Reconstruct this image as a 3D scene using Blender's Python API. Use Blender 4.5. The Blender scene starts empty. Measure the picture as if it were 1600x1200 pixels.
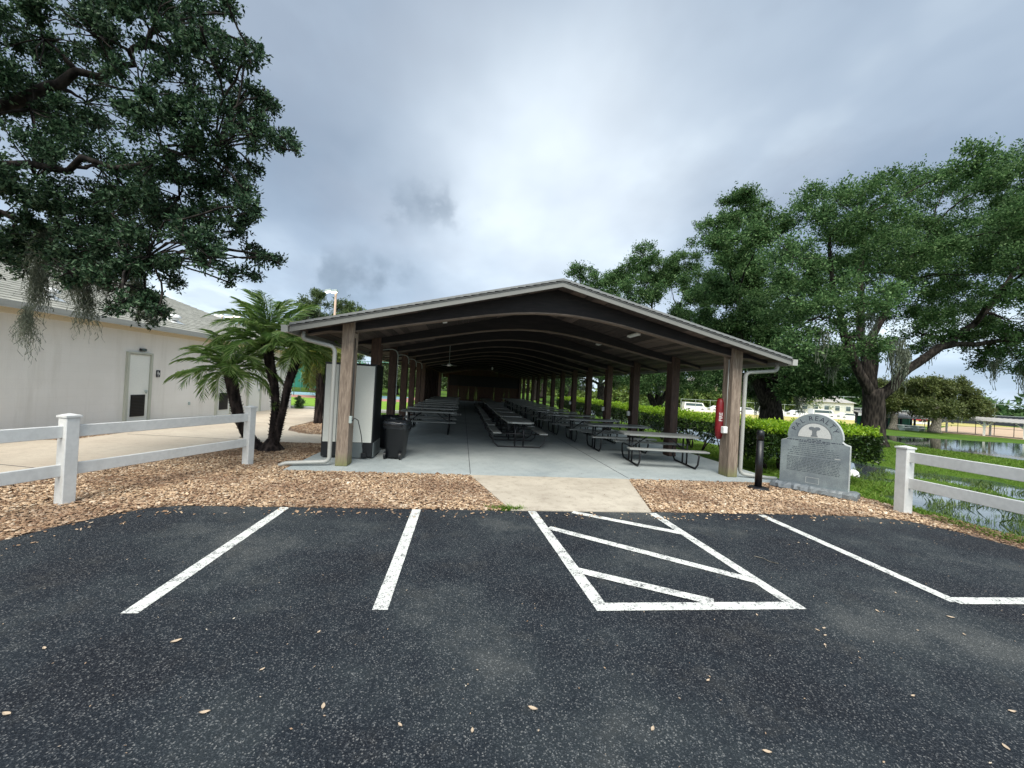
import bpy, math, random
import numpy as np
from mathutils import Vector, Matrix, Euler
rad = math.radians
random.seed(7)
S = bpy.context.scene
COL = S.collection

# ------------------------------------------------------------------ helpers
def tag(o, label=None, cat=None, group=None, kind=None):
    if label: o['label'] = label
    if cat: o['category'] = cat
    if group: o['group'] = group
    if kind: o['kind'] = kind
    return o
def empty(name, loc=(0, 0, 0), rz=0.0):
    o = bpy.data.objects.new(name, None); COL.objects.link(o)
    o.empty_display_size = .2; o.location = loc; o.rotation_euler = (0, 0, rz)
    return o
def children(o): return [c for c in bpy.data.objects if c.parent == o]
def copy_tree(o, parent=None):
    c = o.copy(); COL.objects.link(c); c.parent = parent
    for ch in children(o): copy_tree(ch, c)
    return c
class MB:
    def __init__(s): s.v = []; s.f = []
    def add(s, vs, fs):
        b = len(s.v); s.v += [tuple(p) for p in vs]; s.f += [tuple(i + b for i in f) for f in fs]; return s
    def box(s, c, d, rot=None, bev=0.0):
        hx, hy, hz = d[0] / 2, d[1] / 2, d[2] / 2
        M = rot if rot is not None else Matrix.Identity(3)
        c = Vector(c)
        if bev <= 0:
            P = [Vector((x, y, z)) for x in (-hx, hx) for y in (-hy, hy) for z in (-hz, hz)]
            F = [(0, 1, 3, 2), (4, 6, 7, 5), (0, 4, 5, 1), (2, 3, 7, 6), (0, 2, 6, 4), (1, 5, 7, 3)]
            return s.add([c + M @ p for p in P], F)
        b = min(bev, hx * .9, hy * .9, hz * .9)
        import itertools
        P = []; idx = {}
        for sx, sy, sz in itertools.product((-1, 1), repeat=3):
            for a in range(3):
                p = [sx * hx, sy * hy, sz * hz]
                for k in range(3):
                    if k != a: p[k] -= (sx, sy, sz)[k] * b
                idx[(sx, sy, sz, a)] = len(P); P.append(Vector(p))
        F = []
        for a in range(3):
            o1, o2 = [k for k in range(3) if k != a]
            for sg in (-1, 1):
                q = []
                for u, w in ((-1, -1), (1, -1), (1, 1), (-1, 1)):
                    t = [0, 0, 0]; t[a] = sg; t[o1] = u; t[o2] = w; q.append(idx[(*t, a)])
                F.append(tuple(q))
        for a in range(3):
            o1, o2 = [k for k in range(3) if k != a]
            for u in (-1, 1):
                for w in (-1, 1):
                    q = []
                    for sg, fa in ((-1, o1), (1, o1), (1, o2), (-1, o2)):
                        t = [0, 0, 0]; t[a] = sg; t[o1] = u; t[o2] = w; q.append(idx[(*t, fa)])
                    F.append(tuple(q))
        for t in itertools.product((-1, 1), repeat=3): F.append(tuple(idx[(*t, a)] for a in range(3)))
        return s.add([c + M @ p for p in P], F)
    def tube(s, pts, r, n=8, cap=True, sx=1.0, up=None):
        pts = [Vector(p) for p in pts]; m = len(pts)
        rs = r if isinstance(r, (list, tuple)) else [r] * m
        prev = None; vs = []
        for i, p in enumerate(pts):
            t = (pts[min(i + 1, m - 1)] - pts[max(i - 1, 0)])
            if t.length < 1e-9: t = Vector((0, 0, 1))
            t.normalize()
            if prev is None:
                a = Vector(up) if up else (Vector((0, 0, 1)) if abs(t.z) < .9 else Vector((0, 1, 0)))
                a = (a - t * a.dot(t)).normalized()
            else:
                a = prev - t * prev.dot(t)
                a = a.normalized() if a.length > 1e-6 else prev
            prev = a; b = t.cross(a)
            for k in range(n):
                g = 2 * math.pi * k / n
                vs.append(p + a * (math.cos(g) * rs[i]) + b * (math.sin(g) * rs[i] * sx))
        fs = [(i * n + k, i * n + (k + 1) % n, (i + 1) * n + (k + 1) % n, (i + 1) * n + k) for i in range(m - 1) for k in range(n)]
        if cap: fs += [tuple(range(n - 1, -1, -1)), tuple((m - 1) * n + k for k in range(n))]
        return s.add(vs, fs)
    def lathe(s, prof, c=(0, 0, 0), n=20, axis='z'):
        vs = []; m = len(prof); c = Vector(c)
        for r, z in prof:
            for k in range(n):
                g = 2 * math.pi * k / n
                p = (r * math.cos(g), r * math.sin(g), z)
                if axis == 'x': p = (z, p[0], p[1])
                if axis == 'y': p = (p[0], z, p[1])
                vs.append(c + Vector(p))
        fs = [(i * n + k, i * n + (k + 1) % n, (i + 1) * n + (k + 1) % n, (i + 1) * n + k) for i in range(m - 1) for k in range(n)]
        fs += [tuple(range(n - 1, -1, -1)), tuple((m - 1) * n + k for k in range(n))]
        return s.add(vs, fs)
    def prism(s, outline, d0, d1, M=None):
        """outline (a,b) in the local x,z plane, extruded along local y from d0 to d1"""
        M = M or Matrix.Identity(4); n = len(outline)
        vs = [M @ Vector((a, d0, b)) for a, b in outline] + [M @ Vector((a, d1, b)) for a, b in outline]
        fs = [tuple(range(n)), tuple(range(2 * n - 1, n - 1, -1))] + [(i, i + n, (i + 1) % n + n, (i + 1) % n) for i in range(n)]
        return s.add(vs, fs)
    def sheet(s, poly, z0, z1):
        """horizontal slab from a plan polygon"""
        n = len(poly)
        vs = [(a, b, z0) for a, b in poly] + [(a, b, z1) for a, b in poly]
        fs = [tuple(range(n - 1, -1, -1)), tuple(range(n, 2 * n))] + [(i, (i + 1) % n, (i + 1) % n + n, i + n) for i in range(n)]
        return s.add(vs, fs)
    def build(s, name, mat, parent=None, smooth=False, loc=None):
        me = bpy.data.meshes.new(name); me.from_pydata(s.v, [], s.f); me.update()
        if smooth: me.polygons.foreach_set('use_smooth', [True] * len(me.polygons))
        if mat: me.materials.append(mat)
        o = bpy.data.objects.new(name, me); COL.objects.link(o)
        if parent: o.parent = parent
        if loc: o.location = loc
        return o
def np_mesh(name, V, nf, k, mat, parent=None, F=None, smooth=False):
    """mesh of nf faces with k corners each from a numpy vertex array"""
    me = bpy.data.meshes.new(name)
    V = np.ascontiguousarray(V.reshape(-1, 3), dtype=np.float32)
    F = np.arange(nf * k, dtype=np.int32) if F is None else np.ascontiguousarray(F.reshape(-1), dtype=np.int32)
    me.vertices.add(len(V)); me.vertices.foreach_set('co', V.ravel())
    me.loops.add(nf * k); me.loops.foreach_set('vertex_index', F)
    me.polygons.add(nf); me.polygons.foreach_set('loop_start', np.arange(nf, dtype=np.int32) * k)
    try: me.polygons.foreach_set('loop_total', np.full(nf, k, dtype=np.int32))
    except Exception: pass
    if smooth: me.polygons.foreach_set('use_smooth', np.ones(nf, dtype=bool))
    me.update(); me.validate()
    if mat: me.materials.append(mat)
    o = bpy.data.objects.new(name, me); COL.objects.link(o)
    if parent: o.parent = parent
    return o

# ------------------------------------------------------------------ materials
def nt(name):
    m = bpy.data.materials.new(name); m.use_nodes = True
    return m, m.node_tree.nodes, m.node_tree.links, m.node_tree.nodes['Principled BSDF']
def N(ns, t, **kw):
    n = ns.new(t)
    for k, v in kw.items():
        if k in n.inputs.keys(): n.inputs[k].default_value = v
        else: setattr(n, k, v)
    return n
def ramp(ns, ls, src, stops):
    r = ns.new('ShaderNodeValToRGB'); cr = r.color_ramp
    while len(cr.elements) < len(stops): cr.elements.new(.5)
    for e, (p, c) in zip(cr.elements, stops):
        e.position = p; e.color = (*c, 1) if len(c) == 3 else c
    ls.new(src, r.inputs[0]); return r.outputs[0]
def mix(ns, ls, fac, a, b, mode='MIX'):
    m = ns.new('ShaderNodeMix'); m.data_type = 'RGBA'; m.blend_type = mode
    for sock, v in ((m.inputs[0], fac), (m.inputs[6], a), (m.inputs[7], b)):
        if isinstance(v, (int, float)): sock.default_value = v
        elif isinstance(v, (tuple, list)): sock.default_value = (*v, 1) if len(v) == 3 else v
        else: ls.new(v, sock)
    return m.outputs[2]
def bump(ns, ls, b, h, strength=.3, dist=.01):
    n = ns.new('ShaderNodeBump'); n.inputs['Strength'].default_value = strength; n.inputs['Distance'].default_value = dist
    ls.new(h, n.inputs['Height']); ls.new(n.outputs[0], b.inputs['Normal'])
def coords(ns, ls, scale=(1, 1, 1), rot=(0, 0, 0), kind='Object'):
    t = ns.new('ShaderNodeTexCoord'); m = ns.new('ShaderNodeMapping')
    m.inputs['Scale'].default_value = scale; m.inputs['Rotation'].default_value = rot
    ls.new(t.outputs[kind], m.inputs[0]); return m.outputs[0]
def noise(ns, ls, vec, sc, det=4, rough=.55):
    n = N(ns, 'ShaderNodeTexNoise'); n.inputs['Scale'].default_value = sc
    n.inputs['Detail'].default_value = det; n.inputs['Roughness'].default_value = rough
    ls.new(vec, n.inputs['Vector']); return n.outputs['Fac']
def plain(name, col, rough=.6, var=.12, scale=6, bs=.15, metal=0, spec=None, grit=60):
    m, ns, ls, b = nt(name)
    v = coords(ns, ls); n1 = noise(ns, ls, v, scale, 5)
    dark = tuple(c * (1 - var) for c in col); lite = tuple(min(1, c * (1 + var)) for c in col)
    c = ramp(ns, ls, n1, [(.3, dark), (.7, lite)])
    n2 = noise(ns, ls, v, grit, 3)
    c = mix(ns, ls, .35, c, ramp(ns, ls, n2, [(.3, tuple(x * .75 for x in col)), (.7, lite)]))
    ls.new(c, b.inputs['Base Color']); b.inputs['Roughness'].default_value = rough; b.inputs['Metallic'].default_value = metal
    if spec is not None: b.inputs['Specular IOR Level'].default_value = spec
    bump(ns, ls, b, n2, bs, .004)
    return m
def asphalt_mat():
    m, ns, ls, b = nt('asphalt'); v = coords(ns, ls)
    big = noise(ns, ls, v, .62, 7, .62)
    base = ramp(ns, ls, big, [(.38, (.003, .0045, .008)), (.47, (.008, .013, .018)), (.545, (.026, .034, .037)), (.64, (.085, .090, .085))])
    # worn, coarser patch towards the drive aisle
    vo = N(ns, 'ShaderNodeTexVoronoi', feature='F1'); vo.inputs['Scale'].default_value = 165; ls.new(v, vo.inputs['Vector'])
    wn = N(ns, 'ShaderNodeTexWhiteNoise', noise_dimensions='3D'); ls.new(vo.outputs['Position'], wn.inputs['Vector'])
    stone = ramp(ns, ls, wn.outputs['Value'], [(0, (.004, .005, .008)), (.60, (.009, .012, .017)), (.76, (.028, .033, .040)), (.92, (.12, .125, .13)), (1, (.36, .35, .33))])
    agg = mix(ns, ls, .42, base, stone)
    n3 = noise(ns, ls, v, 190, 2)
    c = mix(ns, ls, ramp(ns, ls, n3, [(.45, (0, 0, 0)), (.75, (.5, .5, .5))]), agg, (.040, .043, .048))
    fine = noise(ns, ls, v, 2.2, 6, .7)
    c = mix(ns, ls, ramp(ns, ls, fine, [(.55, (0, 0, 0)), (.8, (.4, .4, .4))]), c, (.075, .072, .062))
    ls.new(c, b.inputs['Base Color']); b.inputs['Roughness'].default_value = .85
    b.inputs['Specular IOR Level'].default_value = .18
    bump(ns, ls, b, vo.outputs['Distance'], .6, .006)
    return m
def paint_mat():
    m, ns, ls, b = nt('road_paint'); v = coords(ns, ls)
    n1 = noise(ns, ls, v, 9, 9, .8); n2 = noise(ns, ls, v, 70, 4, .7)
    wear = mix(ns, ls, .5, n1, n2)
    c = ramp(ns, ls, wear, [(.41, (.03, .03, .035)), (.445, (.26, .26, .25)), (.49, (.55, .55, .51)), (.58, (.68, .68, .63))])
    ls.new(c, b.inputs['Base Color']); b.inputs['Roughness'].default_value = .7
    bump(ns, ls, b, n2, .4, .003); return m
def concrete_mat(name, a, b_, stain=(.3, .3, .28), amt=.5, sc=.7):
    m, ns, ls, b = nt(name); v = coords(ns, ls)
    n1 = noise(ns, ls, v, sc, 6, .65); n2 = noise(ns, ls, v, 7, 6, .7); n3 = noise(ns, ls, v, 120, 2)
    c = ramp(ns, ls, n1, [(.3, a), (.7, b_)])
    c = mix(ns, ls, ramp(ns, ls, n2, [(.5, (0, 0, 0)), (.8, (amt, amt, amt))]), c, stain)
    c = mix(ns, ls, .18, c, ramp(ns, ls, n3, [(.3, (.1, .1, .1)), (.7, (.7, .7, .7))]))
    ls.new(c, b.inputs['Base Color']); b.inputs['Roughness'].default_value = .75
    bump(ns, ls, b, n3, .25, .003); return m
def wood_mat(name, a, c_, scale=(6, 6, .7), rough=.8, moss=False, grain=8, bs=.5, boards=False):
    m, ns, ls, b = nt(name); v = coords(ns, ls, scale)
    n1 = noise(ns, ls, v, grain, 8, .7); n2 = noise(ns, ls, v, 2.0, 4)
    c = ramp(ns, ls, n1, [(.28, tuple(x * .35 for x in a)), (.42, a), (.62, c_), (.8, tuple(min(1, x * 1.25) for x in c_))])
    c = mix(ns, ls, ramp(ns, ls, n2, [(.35, (.55, .55, .55)), (.65, (0, 0, 0))]), c, tuple(x * .55 for x in a))
    r = N(ns, 'ShaderNodeObjectInfo')
    c = mix(ns, ls, .25, c, ramp(ns, ls, r.outputs['Random'], [(0, tuple(x * .6 for x in a)), (1, tuple(min(1, x * 1.3) for x in c_))]))
    if boards:
        gi = ns.new('ShaderNodeNewGeometry'); c = mix(ns, ls, .55, c, ramp(ns, ls, gi.outputs['Random Per Island'], [(0, tuple(x * .4 for x in a)), (.5, a), (1, tuple(min(1, x * 1.3) for x in c_))]))
    if moss:
        t = ns.new('ShaderNodeTexCoord'); sp = ns.new('ShaderNodeSeparateXYZ'); ls.new(t.outputs['Object'], sp.inputs[0])
        mm = N(ns, 'ShaderNodeMath', operation='MULTIPLY_ADD'); ls.new(n1, mm.inputs[0]); mm.inputs[1].default_value = -.5; ls.new(sp.outputs[2], mm.inputs[2])
        k = ramp(ns, ls, mm.outputs[0], [(0, (.75, .75, .75)), (.01, (.7, .7, .7)), (.12, (0, 0, 0))])
        mm2 = N(ns, 'ShaderNodeMath', operation='ADD'); ls.new(mm.outputs[0], mm2.inputs[0]); mm2.inputs[1].default_value = .22
        k = ramp(ns, ls, mm2.outputs[0], [(0, (.7, .7, .7)), (.24, (0, 0, 0))])
        c = mix(ns, ls, k, c, (.13, .15, .035))
    ls.new(c, b.inputs['Base Color']); b.inputs['Roughness'].default_value = rough
    bump(ns, ls, b, n1, bs, .006); return m
def leaf_mat(name, cols, rough=.5, trans=.3, tcol=None, spec=.4):
    m, ns, ls, b = nt(name)
    g = ns.new('ShaderNodeNewGeometry')
    c = ramp(ns, ls, g.outputs['Random Per Island'], [(i / (len(cols) - 1), x) for i, x in enumerate(cols)])
    v = coords(ns, ls); big = noise(ns, ls, v, .5, 3)
    hs = ns.new('ShaderNodeHueSaturation'); ls.new(c, hs.inputs['Color'])
    val = N(ns, 'ShaderNodeMath', operation='MULTIPLY_ADD'); ls.new(big, val.inputs[0]); val.inputs[1].default_value = .9; val.inputs[2].default_value = .55
    ls.new(val.outputs[0], hs.inputs['Value'])
    ls.new(hs.outputs[0], b.inputs['Base Color']); b.inputs['Roughness'].default_value = rough
    b.inputs['Specular IOR Level'].default_value = spec
    tr = ns.new('ShaderNodeBsdfTranslucent'); mx = ns.new('ShaderNodeMixShader'); mx.inputs[0].default_value = trans
    if tcol: tr.inputs['Color'].default_value = (*tcol, 1)
    else: ls.new(hs.outputs[0], tr.inputs['Color'])
    ls.new(b.outputs[0], mx.inputs[1]); ls.new(tr.outputs[0], mx.inputs[2])
    ls.new(mx.outputs[0], ns['Material Output'].inputs['Surface']); return m
def bark_mat(name, a, c_):
    m, ns, ls, b = nt(name); v = coords(ns, ls, (1, 1, .25))
    n1 = noise(ns, ls, v, 9, 8, .7); vo = N(ns, 'ShaderNodeTexVoronoi'); vo.inputs['Scale'].default_value = 14; ls.new(v, vo.inputs['Vector'])
    c = ramp(ns, ls, mix(ns, ls, .5, n1, vo.outputs['Distance']), [(.25, tuple(x * .4 for x in a)), (.45, a), (.7, c_)])
    ls.new(c, b.inputs['Base Color']); b.inputs['Roughness'].default_value = .95; b.inputs['Specular IOR Level'].default_value = .15
    bump(ns, ls, b, n1, .9, .03); return m
def granite_mat(name, a, c_, dirt=True):
    m, ns, ls, b = nt(name); v = coords(ns, ls)
    n1 = noise(ns, ls, v, 180, 2, .8); n2 = noise(ns, ls, v, 2.4, 5, .6)
    c = ramp(ns, ls, n1, [(.3, tuple(x * .5 for x in a)), (.5, a), (.7, c_)])
    if dirt: c = mix(ns, ls, ramp(ns, ls, n2, [(.42, (.7, .7, .7)), (.62, (0, 0, 0))]), c, (.10, .12, .14))
    ls.new(c, b.inputs['Base Color']); b.inputs['Roughness'].default_value = .55
    bump(ns, ls, b, n1, .15, .002); return m
def grass_ground_mat():
    m, ns, ls, b = nt('grass_ground'); v = coords(ns, ls)
    n1 = noise(ns, ls, v, .35, 5, .6); n2 = noise(ns, ls, v, 35, 5, .8); n3 = noise(ns, ls, v, .02, 3, .5)
    c = ramp(ns, ls, n1, [(.3, (.06, .12, .014)), (.55, (.10, .18, .02)), (.75, (.15, .20, .035))])
    c = mix(ns, ls, ramp(ns, ls, n2, [(.3, (0, 0, 0)), (.7, (.7, .7, .7))]), c, (.025, .05, .01))
    ls.new(c, b.inputs['Base Color']); b.inputs['Roughness'].default_value = .9; b.inputs['Specular IOR Level'].default_value = .1
    bump(ns, ls, b, n2, .8, .03); return m
def mulch_mat():
    m, ns, ls, b = nt('mulch_base'); v = coords(ns, ls)
    vo = N(ns, 'ShaderNodeTexVoronoi'); vo.inputs['Scale'].default_value = 26; ls.new(v, vo.inputs['Vector'])
    wn = N(ns, 'ShaderNodeTexWhiteNoise', noise_dimensions='3D'); ls.new(vo.outputs['Position'], wn.inputs['Vector'])
    c = ramp(ns, ls, wn.outputs['Value'], [(0, (.05, .03, .02)), (.4, (.15, .09, .06)), (.8, (.28, .19, .12)), (1, (.42, .32, .22))])
    ls.new(c, b.inputs['Base Color']); b.inputs['Roughness'].default_value = .9
    bump(ns, ls, b, vo.outputs['Distance'], .8, .02); return m
def chip_mat(name, cols):
    m, ns, ls, b = nt(name); g = ns.new('ShaderNodeNewGeometry')
    c = ramp(ns, ls, g.outputs['Random Per Island'], [(i / (len(cols) - 1), x) for i, x in enumerate(cols)])
    v = coords(ns, ls); n = noise(ns, ls, v, 90, 3)
    big = noise(ns, ls, v, .9, 3)
    c = mix(ns, ls, ramp(ns, ls, big, [(.40, (.6, .6, .6)), (.58, (0, 0, 0))]), c, (.17, .10, .065))
    ls.new(c, b.inputs['Base Color']); b.inputs['Roughness'].default_value = .9; b.inputs['Specular IOR Level'].default_value = .2
    return m
def water_mat(name, col=(.02, .03, .025)):
    m, ns, ls, b = nt(name); v = coords(ns, ls)
    n = noise(ns, ls, v, 3.5, 3)
    b.inputs['Base Color'].default_value = (*col, 1); b.inputs['Roughness'].default_value = .04
    b.inputs['Specular IOR Level'].default_value = 1.0; b.inputs['IOR'].default_value = 1.45
    bump(ns, ls, b, n, .06, .02); return m
def shingle_mat(name, a, c_):
    m, ns, ls, b = nt(name); v = coords(ns, ls)
    br = ns.new('ShaderNodeTexBrick'); ls.new(v, br.inputs['Vector'])
    br.inputs['Scale'].default_value = 1; br.inputs['Brick Width'].default_value = .3; br.inputs['Row Height'].default_value = .13
    br.inputs['Mortar Size'].default_value = .008; br.inputs['Color1'].default_value = (*a, 1); br.inputs['Color2'].default_value = (*c_, 1)
    br.inputs['Mortar'].default_value = (*[x * .45 for x in a], 1)
    n = noise(ns, ls, v, 60, 4)
    c = mix(ns, ls, .35, br.outputs['Color'], ramp(ns, ls, n, [(.3, tuple(x * .6 for x in a)), (.7, c_)]))
    ls.new(c, b.inputs['Base Color']); b.inputs['Roughness'].default_value = .95
    bump(ns, ls, b, br.outputs['Fac'], -.5, .01); return m

M = {}
M['asphalt'] = asphalt_mat(); M['paint'] = paint_mat()
M['slab'] = concrete_mat('slab_concrete', (.23, .275, .28), (.39, .43, .42), (.15, .17, .165), .55, .9)
M['walk'] = concrete_mat('walk_concrete', (.46, .36, .25), (.62, .52, .38), (.30, .22, .14), .6, .6)
M['apron'] = concrete_mat('apron_concrete', (.36, .30, .22), (.54, .47, .36), (.17, .12, .07), .75, 1.3)
M['curb'] = concrete_mat('curb_concrete', (.25, .25, .24), (.36, .36, .34))
M['joint'] = plain('joint_filler', (.06, .065, .07), .9)
M['mulch'] = mulch_mat()
M['chip'] = chip_mat('bark_chips', [(.08, .04, .022), (.30, .19, .11), (.50, .35, .22), (.64, .48, .32), (.26, .15, .085), (.78, .66, .50)])
M['debris'] = chip_mat('brown_debris', [(.05, .03, .018), (.14, .085, .05), (.26, .17, .10), (.40, .29, .19)])
M['palmshade'] = plain('palm_shade', (.045, .032, .022), .95, .4, 10, .8)  # dark brown that paints the shade under the palm
M['grassground'] = grass_ground_mat()
M['grass'] = leaf_mat('grass_blades', [(.07, .16, .015), (.12, .23, .02), (.18, .30, .035), (.25, .32, .06)], .6, .35)
M['reed'] = leaf_mat('reed_blades', [(.05, .10, .02), (.10, .17, .03), (.17, .22, .06)], .5, .3)
M['water'] = water_mat('water', (.03, .045, .05)); M['pond'] = water_mat('pond_water', (.012, .016, .010))
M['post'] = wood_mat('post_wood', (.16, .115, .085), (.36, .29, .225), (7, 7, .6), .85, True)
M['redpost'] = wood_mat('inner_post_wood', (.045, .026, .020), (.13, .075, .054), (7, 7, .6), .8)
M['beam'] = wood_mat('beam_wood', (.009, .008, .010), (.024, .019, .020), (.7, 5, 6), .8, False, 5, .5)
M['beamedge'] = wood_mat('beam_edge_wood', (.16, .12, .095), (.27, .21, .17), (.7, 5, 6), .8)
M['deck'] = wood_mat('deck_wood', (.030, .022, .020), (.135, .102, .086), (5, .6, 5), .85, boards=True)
M['slat'] = wood_mat('slat_wood', (.045, .022, .015), (.10, .045, .028), (5, 5, .6), .85)
M['fascia'] = plain('fascia_paint', (.19, .19, .175), .55, .08, 3, .1)
M['drip'] = plain('drip_edge', (.20, .205, .20), .4, .06, 3, .05)
M['shingle'] = shingle_mat('pavilion_shingle', (.16, .15, .14), (.26, .25, .23))
M['gutter'] = plain('gutter_metal', (.37, .37, .34), .4, .06, 2, .05)
M['black'] = plain('black_steel', (.006, .006, .008), .42, .2, 8, .1)
M['tabletop'] = plain('table_coating', (.24, .25, .24), .45, .12, 5, .2)
M['tablegrey'] = M['tabletop']
M['whitevinyl'] = plain('white_vinyl', (.60, .60, .58), .5, .10, 3, .04, grit=18)
M['panel'] = plain('panel_cream', (.56, .57, .52), .5, .06, 2, .04)
M['blackpl'] = plain('black_plastic', (.004, .005, .007), .4, .2, 8, .1)
M['greypl'] = plain('grey_vent', (.13, .15, .15), .5, .1, 8, .1)
M['bag'] = plain('bin_liner', (.015, .018, .022), .25, .3, 14, .5)
M['stucco'] = plain('stucco', (.80, .77, .72), .9, .07, .8, .55, grit=45)
def stucco_mat():
    m, ns, ls, b = nt('stucco'); v = coords(ns, ls); vs_ = coords(ns, ls, (2.2, 2.2, .22))
    n1 = noise(ns, ls, v, .7, 5, .6); n2 = noise(ns, ls, vs_, 1.6, 6, .7); n3 = noise(ns, ls, v, 42, 4, .7)
    c = ramp(ns, ls, n1, [(.3, (.72, .69, .64)), (.7, (.80, .775, .73))])
    c = mix(ns, ls, ramp(ns, ls, n2, [(.50, (0, 0, 0)), (.78, (.55, .55, .55))]), c, (.56, .53, .47))
    br = ns.new('ShaderNodeTexBrick'); mp = coords(ns, ls, (1, 1, 1), (rad(90), 0, 0)); ls.new(mp, br.inputs['Vector'])
    br.inputs['Scale'].default_value = 1; br.inputs['Brick Width'].default_value = .40; br.inputs['Row Height'].default_value = .20; br.inputs['Mortar Size'].default_value = .006
    br.inputs['Color1'].default_value = (1, 1, 1, 1); br.inputs['Color2'].default_value = (.96, .96, .96, 1); br.inputs['Mortar'].default_value = (.86, .86, .85, 1)
    c = mix(ns, ls, .22, c, br.outputs['Color'], 'MULTIPLY')
    ls.new(c, b.inputs['Base Color']); b.inputs['Roughness'].default_value = .92; bump(ns, ls, b, n3, .6, .008); return m
M['stucco'] = stucco_mat()
M['stucco2'] = plain('stucco_trim', (.70, .62, .48), .8, .05, 2, .2)
M['door'] = plain('door_paint', (.76, .77, .72), .5, .04, 2, .05)
M['frame'] = plain('frame_paint', (.46, .47, .40), .5, .05, 2, .05)
M['roofb'] = shingle_mat('building_shingle', (.24, .235, .20), (.37, .36, .31))
M['white'] = plain('white_enamel', (.75, .75, .73), .4, .05, 4, .05)
M['signblk'] = plain('sign_black', (.012, .012, .02), .4)
M['red'] = plain('red_cover', (.19, .005, .010), .5, .25, 8, .2)
M['granite'] = granite_mat('granite', (.20, .24, .245), (.33, .37, .37))
M['granite_light'] = granite_mat('granite_light', (.48, .49, .47), (.62, .63, .61), False)
M['granite_rough'] = granite_mat('granite_rough', (.14, .155, .16), (.27, .29, .29))
M['engrave'] = plain('engraving', (.028, .032, .05), .8)
M['engrave2'] = plain('faint_engraving', (.05, .062, .07), .8)
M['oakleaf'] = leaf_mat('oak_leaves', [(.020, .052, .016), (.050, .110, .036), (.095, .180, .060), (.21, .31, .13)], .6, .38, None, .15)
M['nearleaf'] = leaf_mat('near_oak_leaves', [(.007, .018, .010), (.018, .044, .021), (.040, .086, .040), (.13, .20, .11)], .5, .25, None, .18)  # darkened greens: backlit shade of the near crown put into the colour
M['olive'] = leaf_mat('olive_leaves', [(.06, .085, .02), (.10, .125, .03), (.15, .17, .05), (.05, .08, .03)], .55, .3)
M['farleaf'] = leaf_mat('far_leaves', [(.05, .085, .03), (.08, .12, .04), (.12, .16, .06)], .6, .3)
M['brightleaf'] = leaf_mat('bright_leaves', [(.10, .16, .03), (.16, .22, .05), (.22, .28, .08)], .6, .35)
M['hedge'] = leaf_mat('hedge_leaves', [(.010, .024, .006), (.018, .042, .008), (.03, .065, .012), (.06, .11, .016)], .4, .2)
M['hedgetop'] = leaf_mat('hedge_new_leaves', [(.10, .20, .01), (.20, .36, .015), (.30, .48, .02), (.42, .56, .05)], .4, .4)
M['palm'] = leaf_mat('palm_fronds', [(.09, .17, .04), (.17, .30, .07), (.28, .43, .11), (.46, .55, .22)], .40, .5)
M['palmy'] = leaf_mat('yellow_palm_fronds', [(.10, .14, .02), (.17, .20, .03), (.24, .24, .04)], .45, .4)
M['palmtrunk'] = bark_mat('palm_trunk', (.018, .014, .013), (.06, .045, .04))
M['bark'] = bark_mat('oak_bark', (.018, .015, .013), (.058, .048, .040))
M['darkbark'] = bark_mat('dark_oak_bark', (.014, .012, .011), (.045, .038, .033))
M['greybark'] = bark_mat('grey_bark', (.12, .11, .09), (.28, .25, .20))
M['moss'] = leaf_mat('spanish_moss', [(.085, .10, .075), (.15, .17, .125), (.22, .24, .18)], .9, .3, None, .1)
M['green'] = plain('windscreen_green', (.012, .14, .09), .8, .15, 1.5, .1)
M['greenpole'] = plain('green_pole', (.12, .32, .24), .5)
M['courtblue'] = plain('court_blue', (.22, .36, .40), .8, .1, .5)
M['courtred'] = plain('court_red', (.42, .20, .16), .8, .1, .5)
M['field'] = plain('dry_field', (.42, .36, .11), .95, .25, .08, .3, grit=4)
M['clay'] = plain('infield_clay', (.45, .32, .21), .95, .15, .15, .2, grit=4)
M['lawn'] = plain('lawn_bright', (.17, .30, .02), .95, .2, 2, .8, grit=30)
M['pole'] = plain('pole_tan', (.42, .30, .22), .6)
M['shelterroof'] = plain('shelter_roof', (.34, .32, .29), .7, .15, 1, .2)
M['screen'] = plain('dark_windscreen', (.010, .014, .024), .8, .2, 1)
M['bridge'] = plain('white_post', (.78, .78, .74), .6)
M['pink'] = plain('pink_stucco', (.62, .46, .36), .9, .05, .5)
M['glass'] = plain('window_glass', (.06, .09, .10), .15)
M['carwhite'] = plain('car_white', (.80, .80, .80), .3, .03, 1)
M['carred'] = plain('car_red', (.35, .02, .03), .3, .03, 1)
M['tyre'] = plain('tyre', (.015, .015, .015), .8)
M['dryleaf'] = chip_mat('dry_leaf', [(.30, .19, .11), (.48, .38, .27), (.62, .55, .44)])
M['elec'] = plain('electric_grey', (.36, .42, .40), .5, .06, 3, .05)
def emit(name, col, st):
    m, ns, ls, b = nt(name); b.inputs['Emission Color'].default_value = (*col, 1); b.inputs['Emission Strength'].default_value = st
    b.inputs['Base Color'].default_value = (.8, .8, .8, 1); return m
M['lamp'] = emit('lamp_glow', (1, .93, .8), 3.0)

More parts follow.
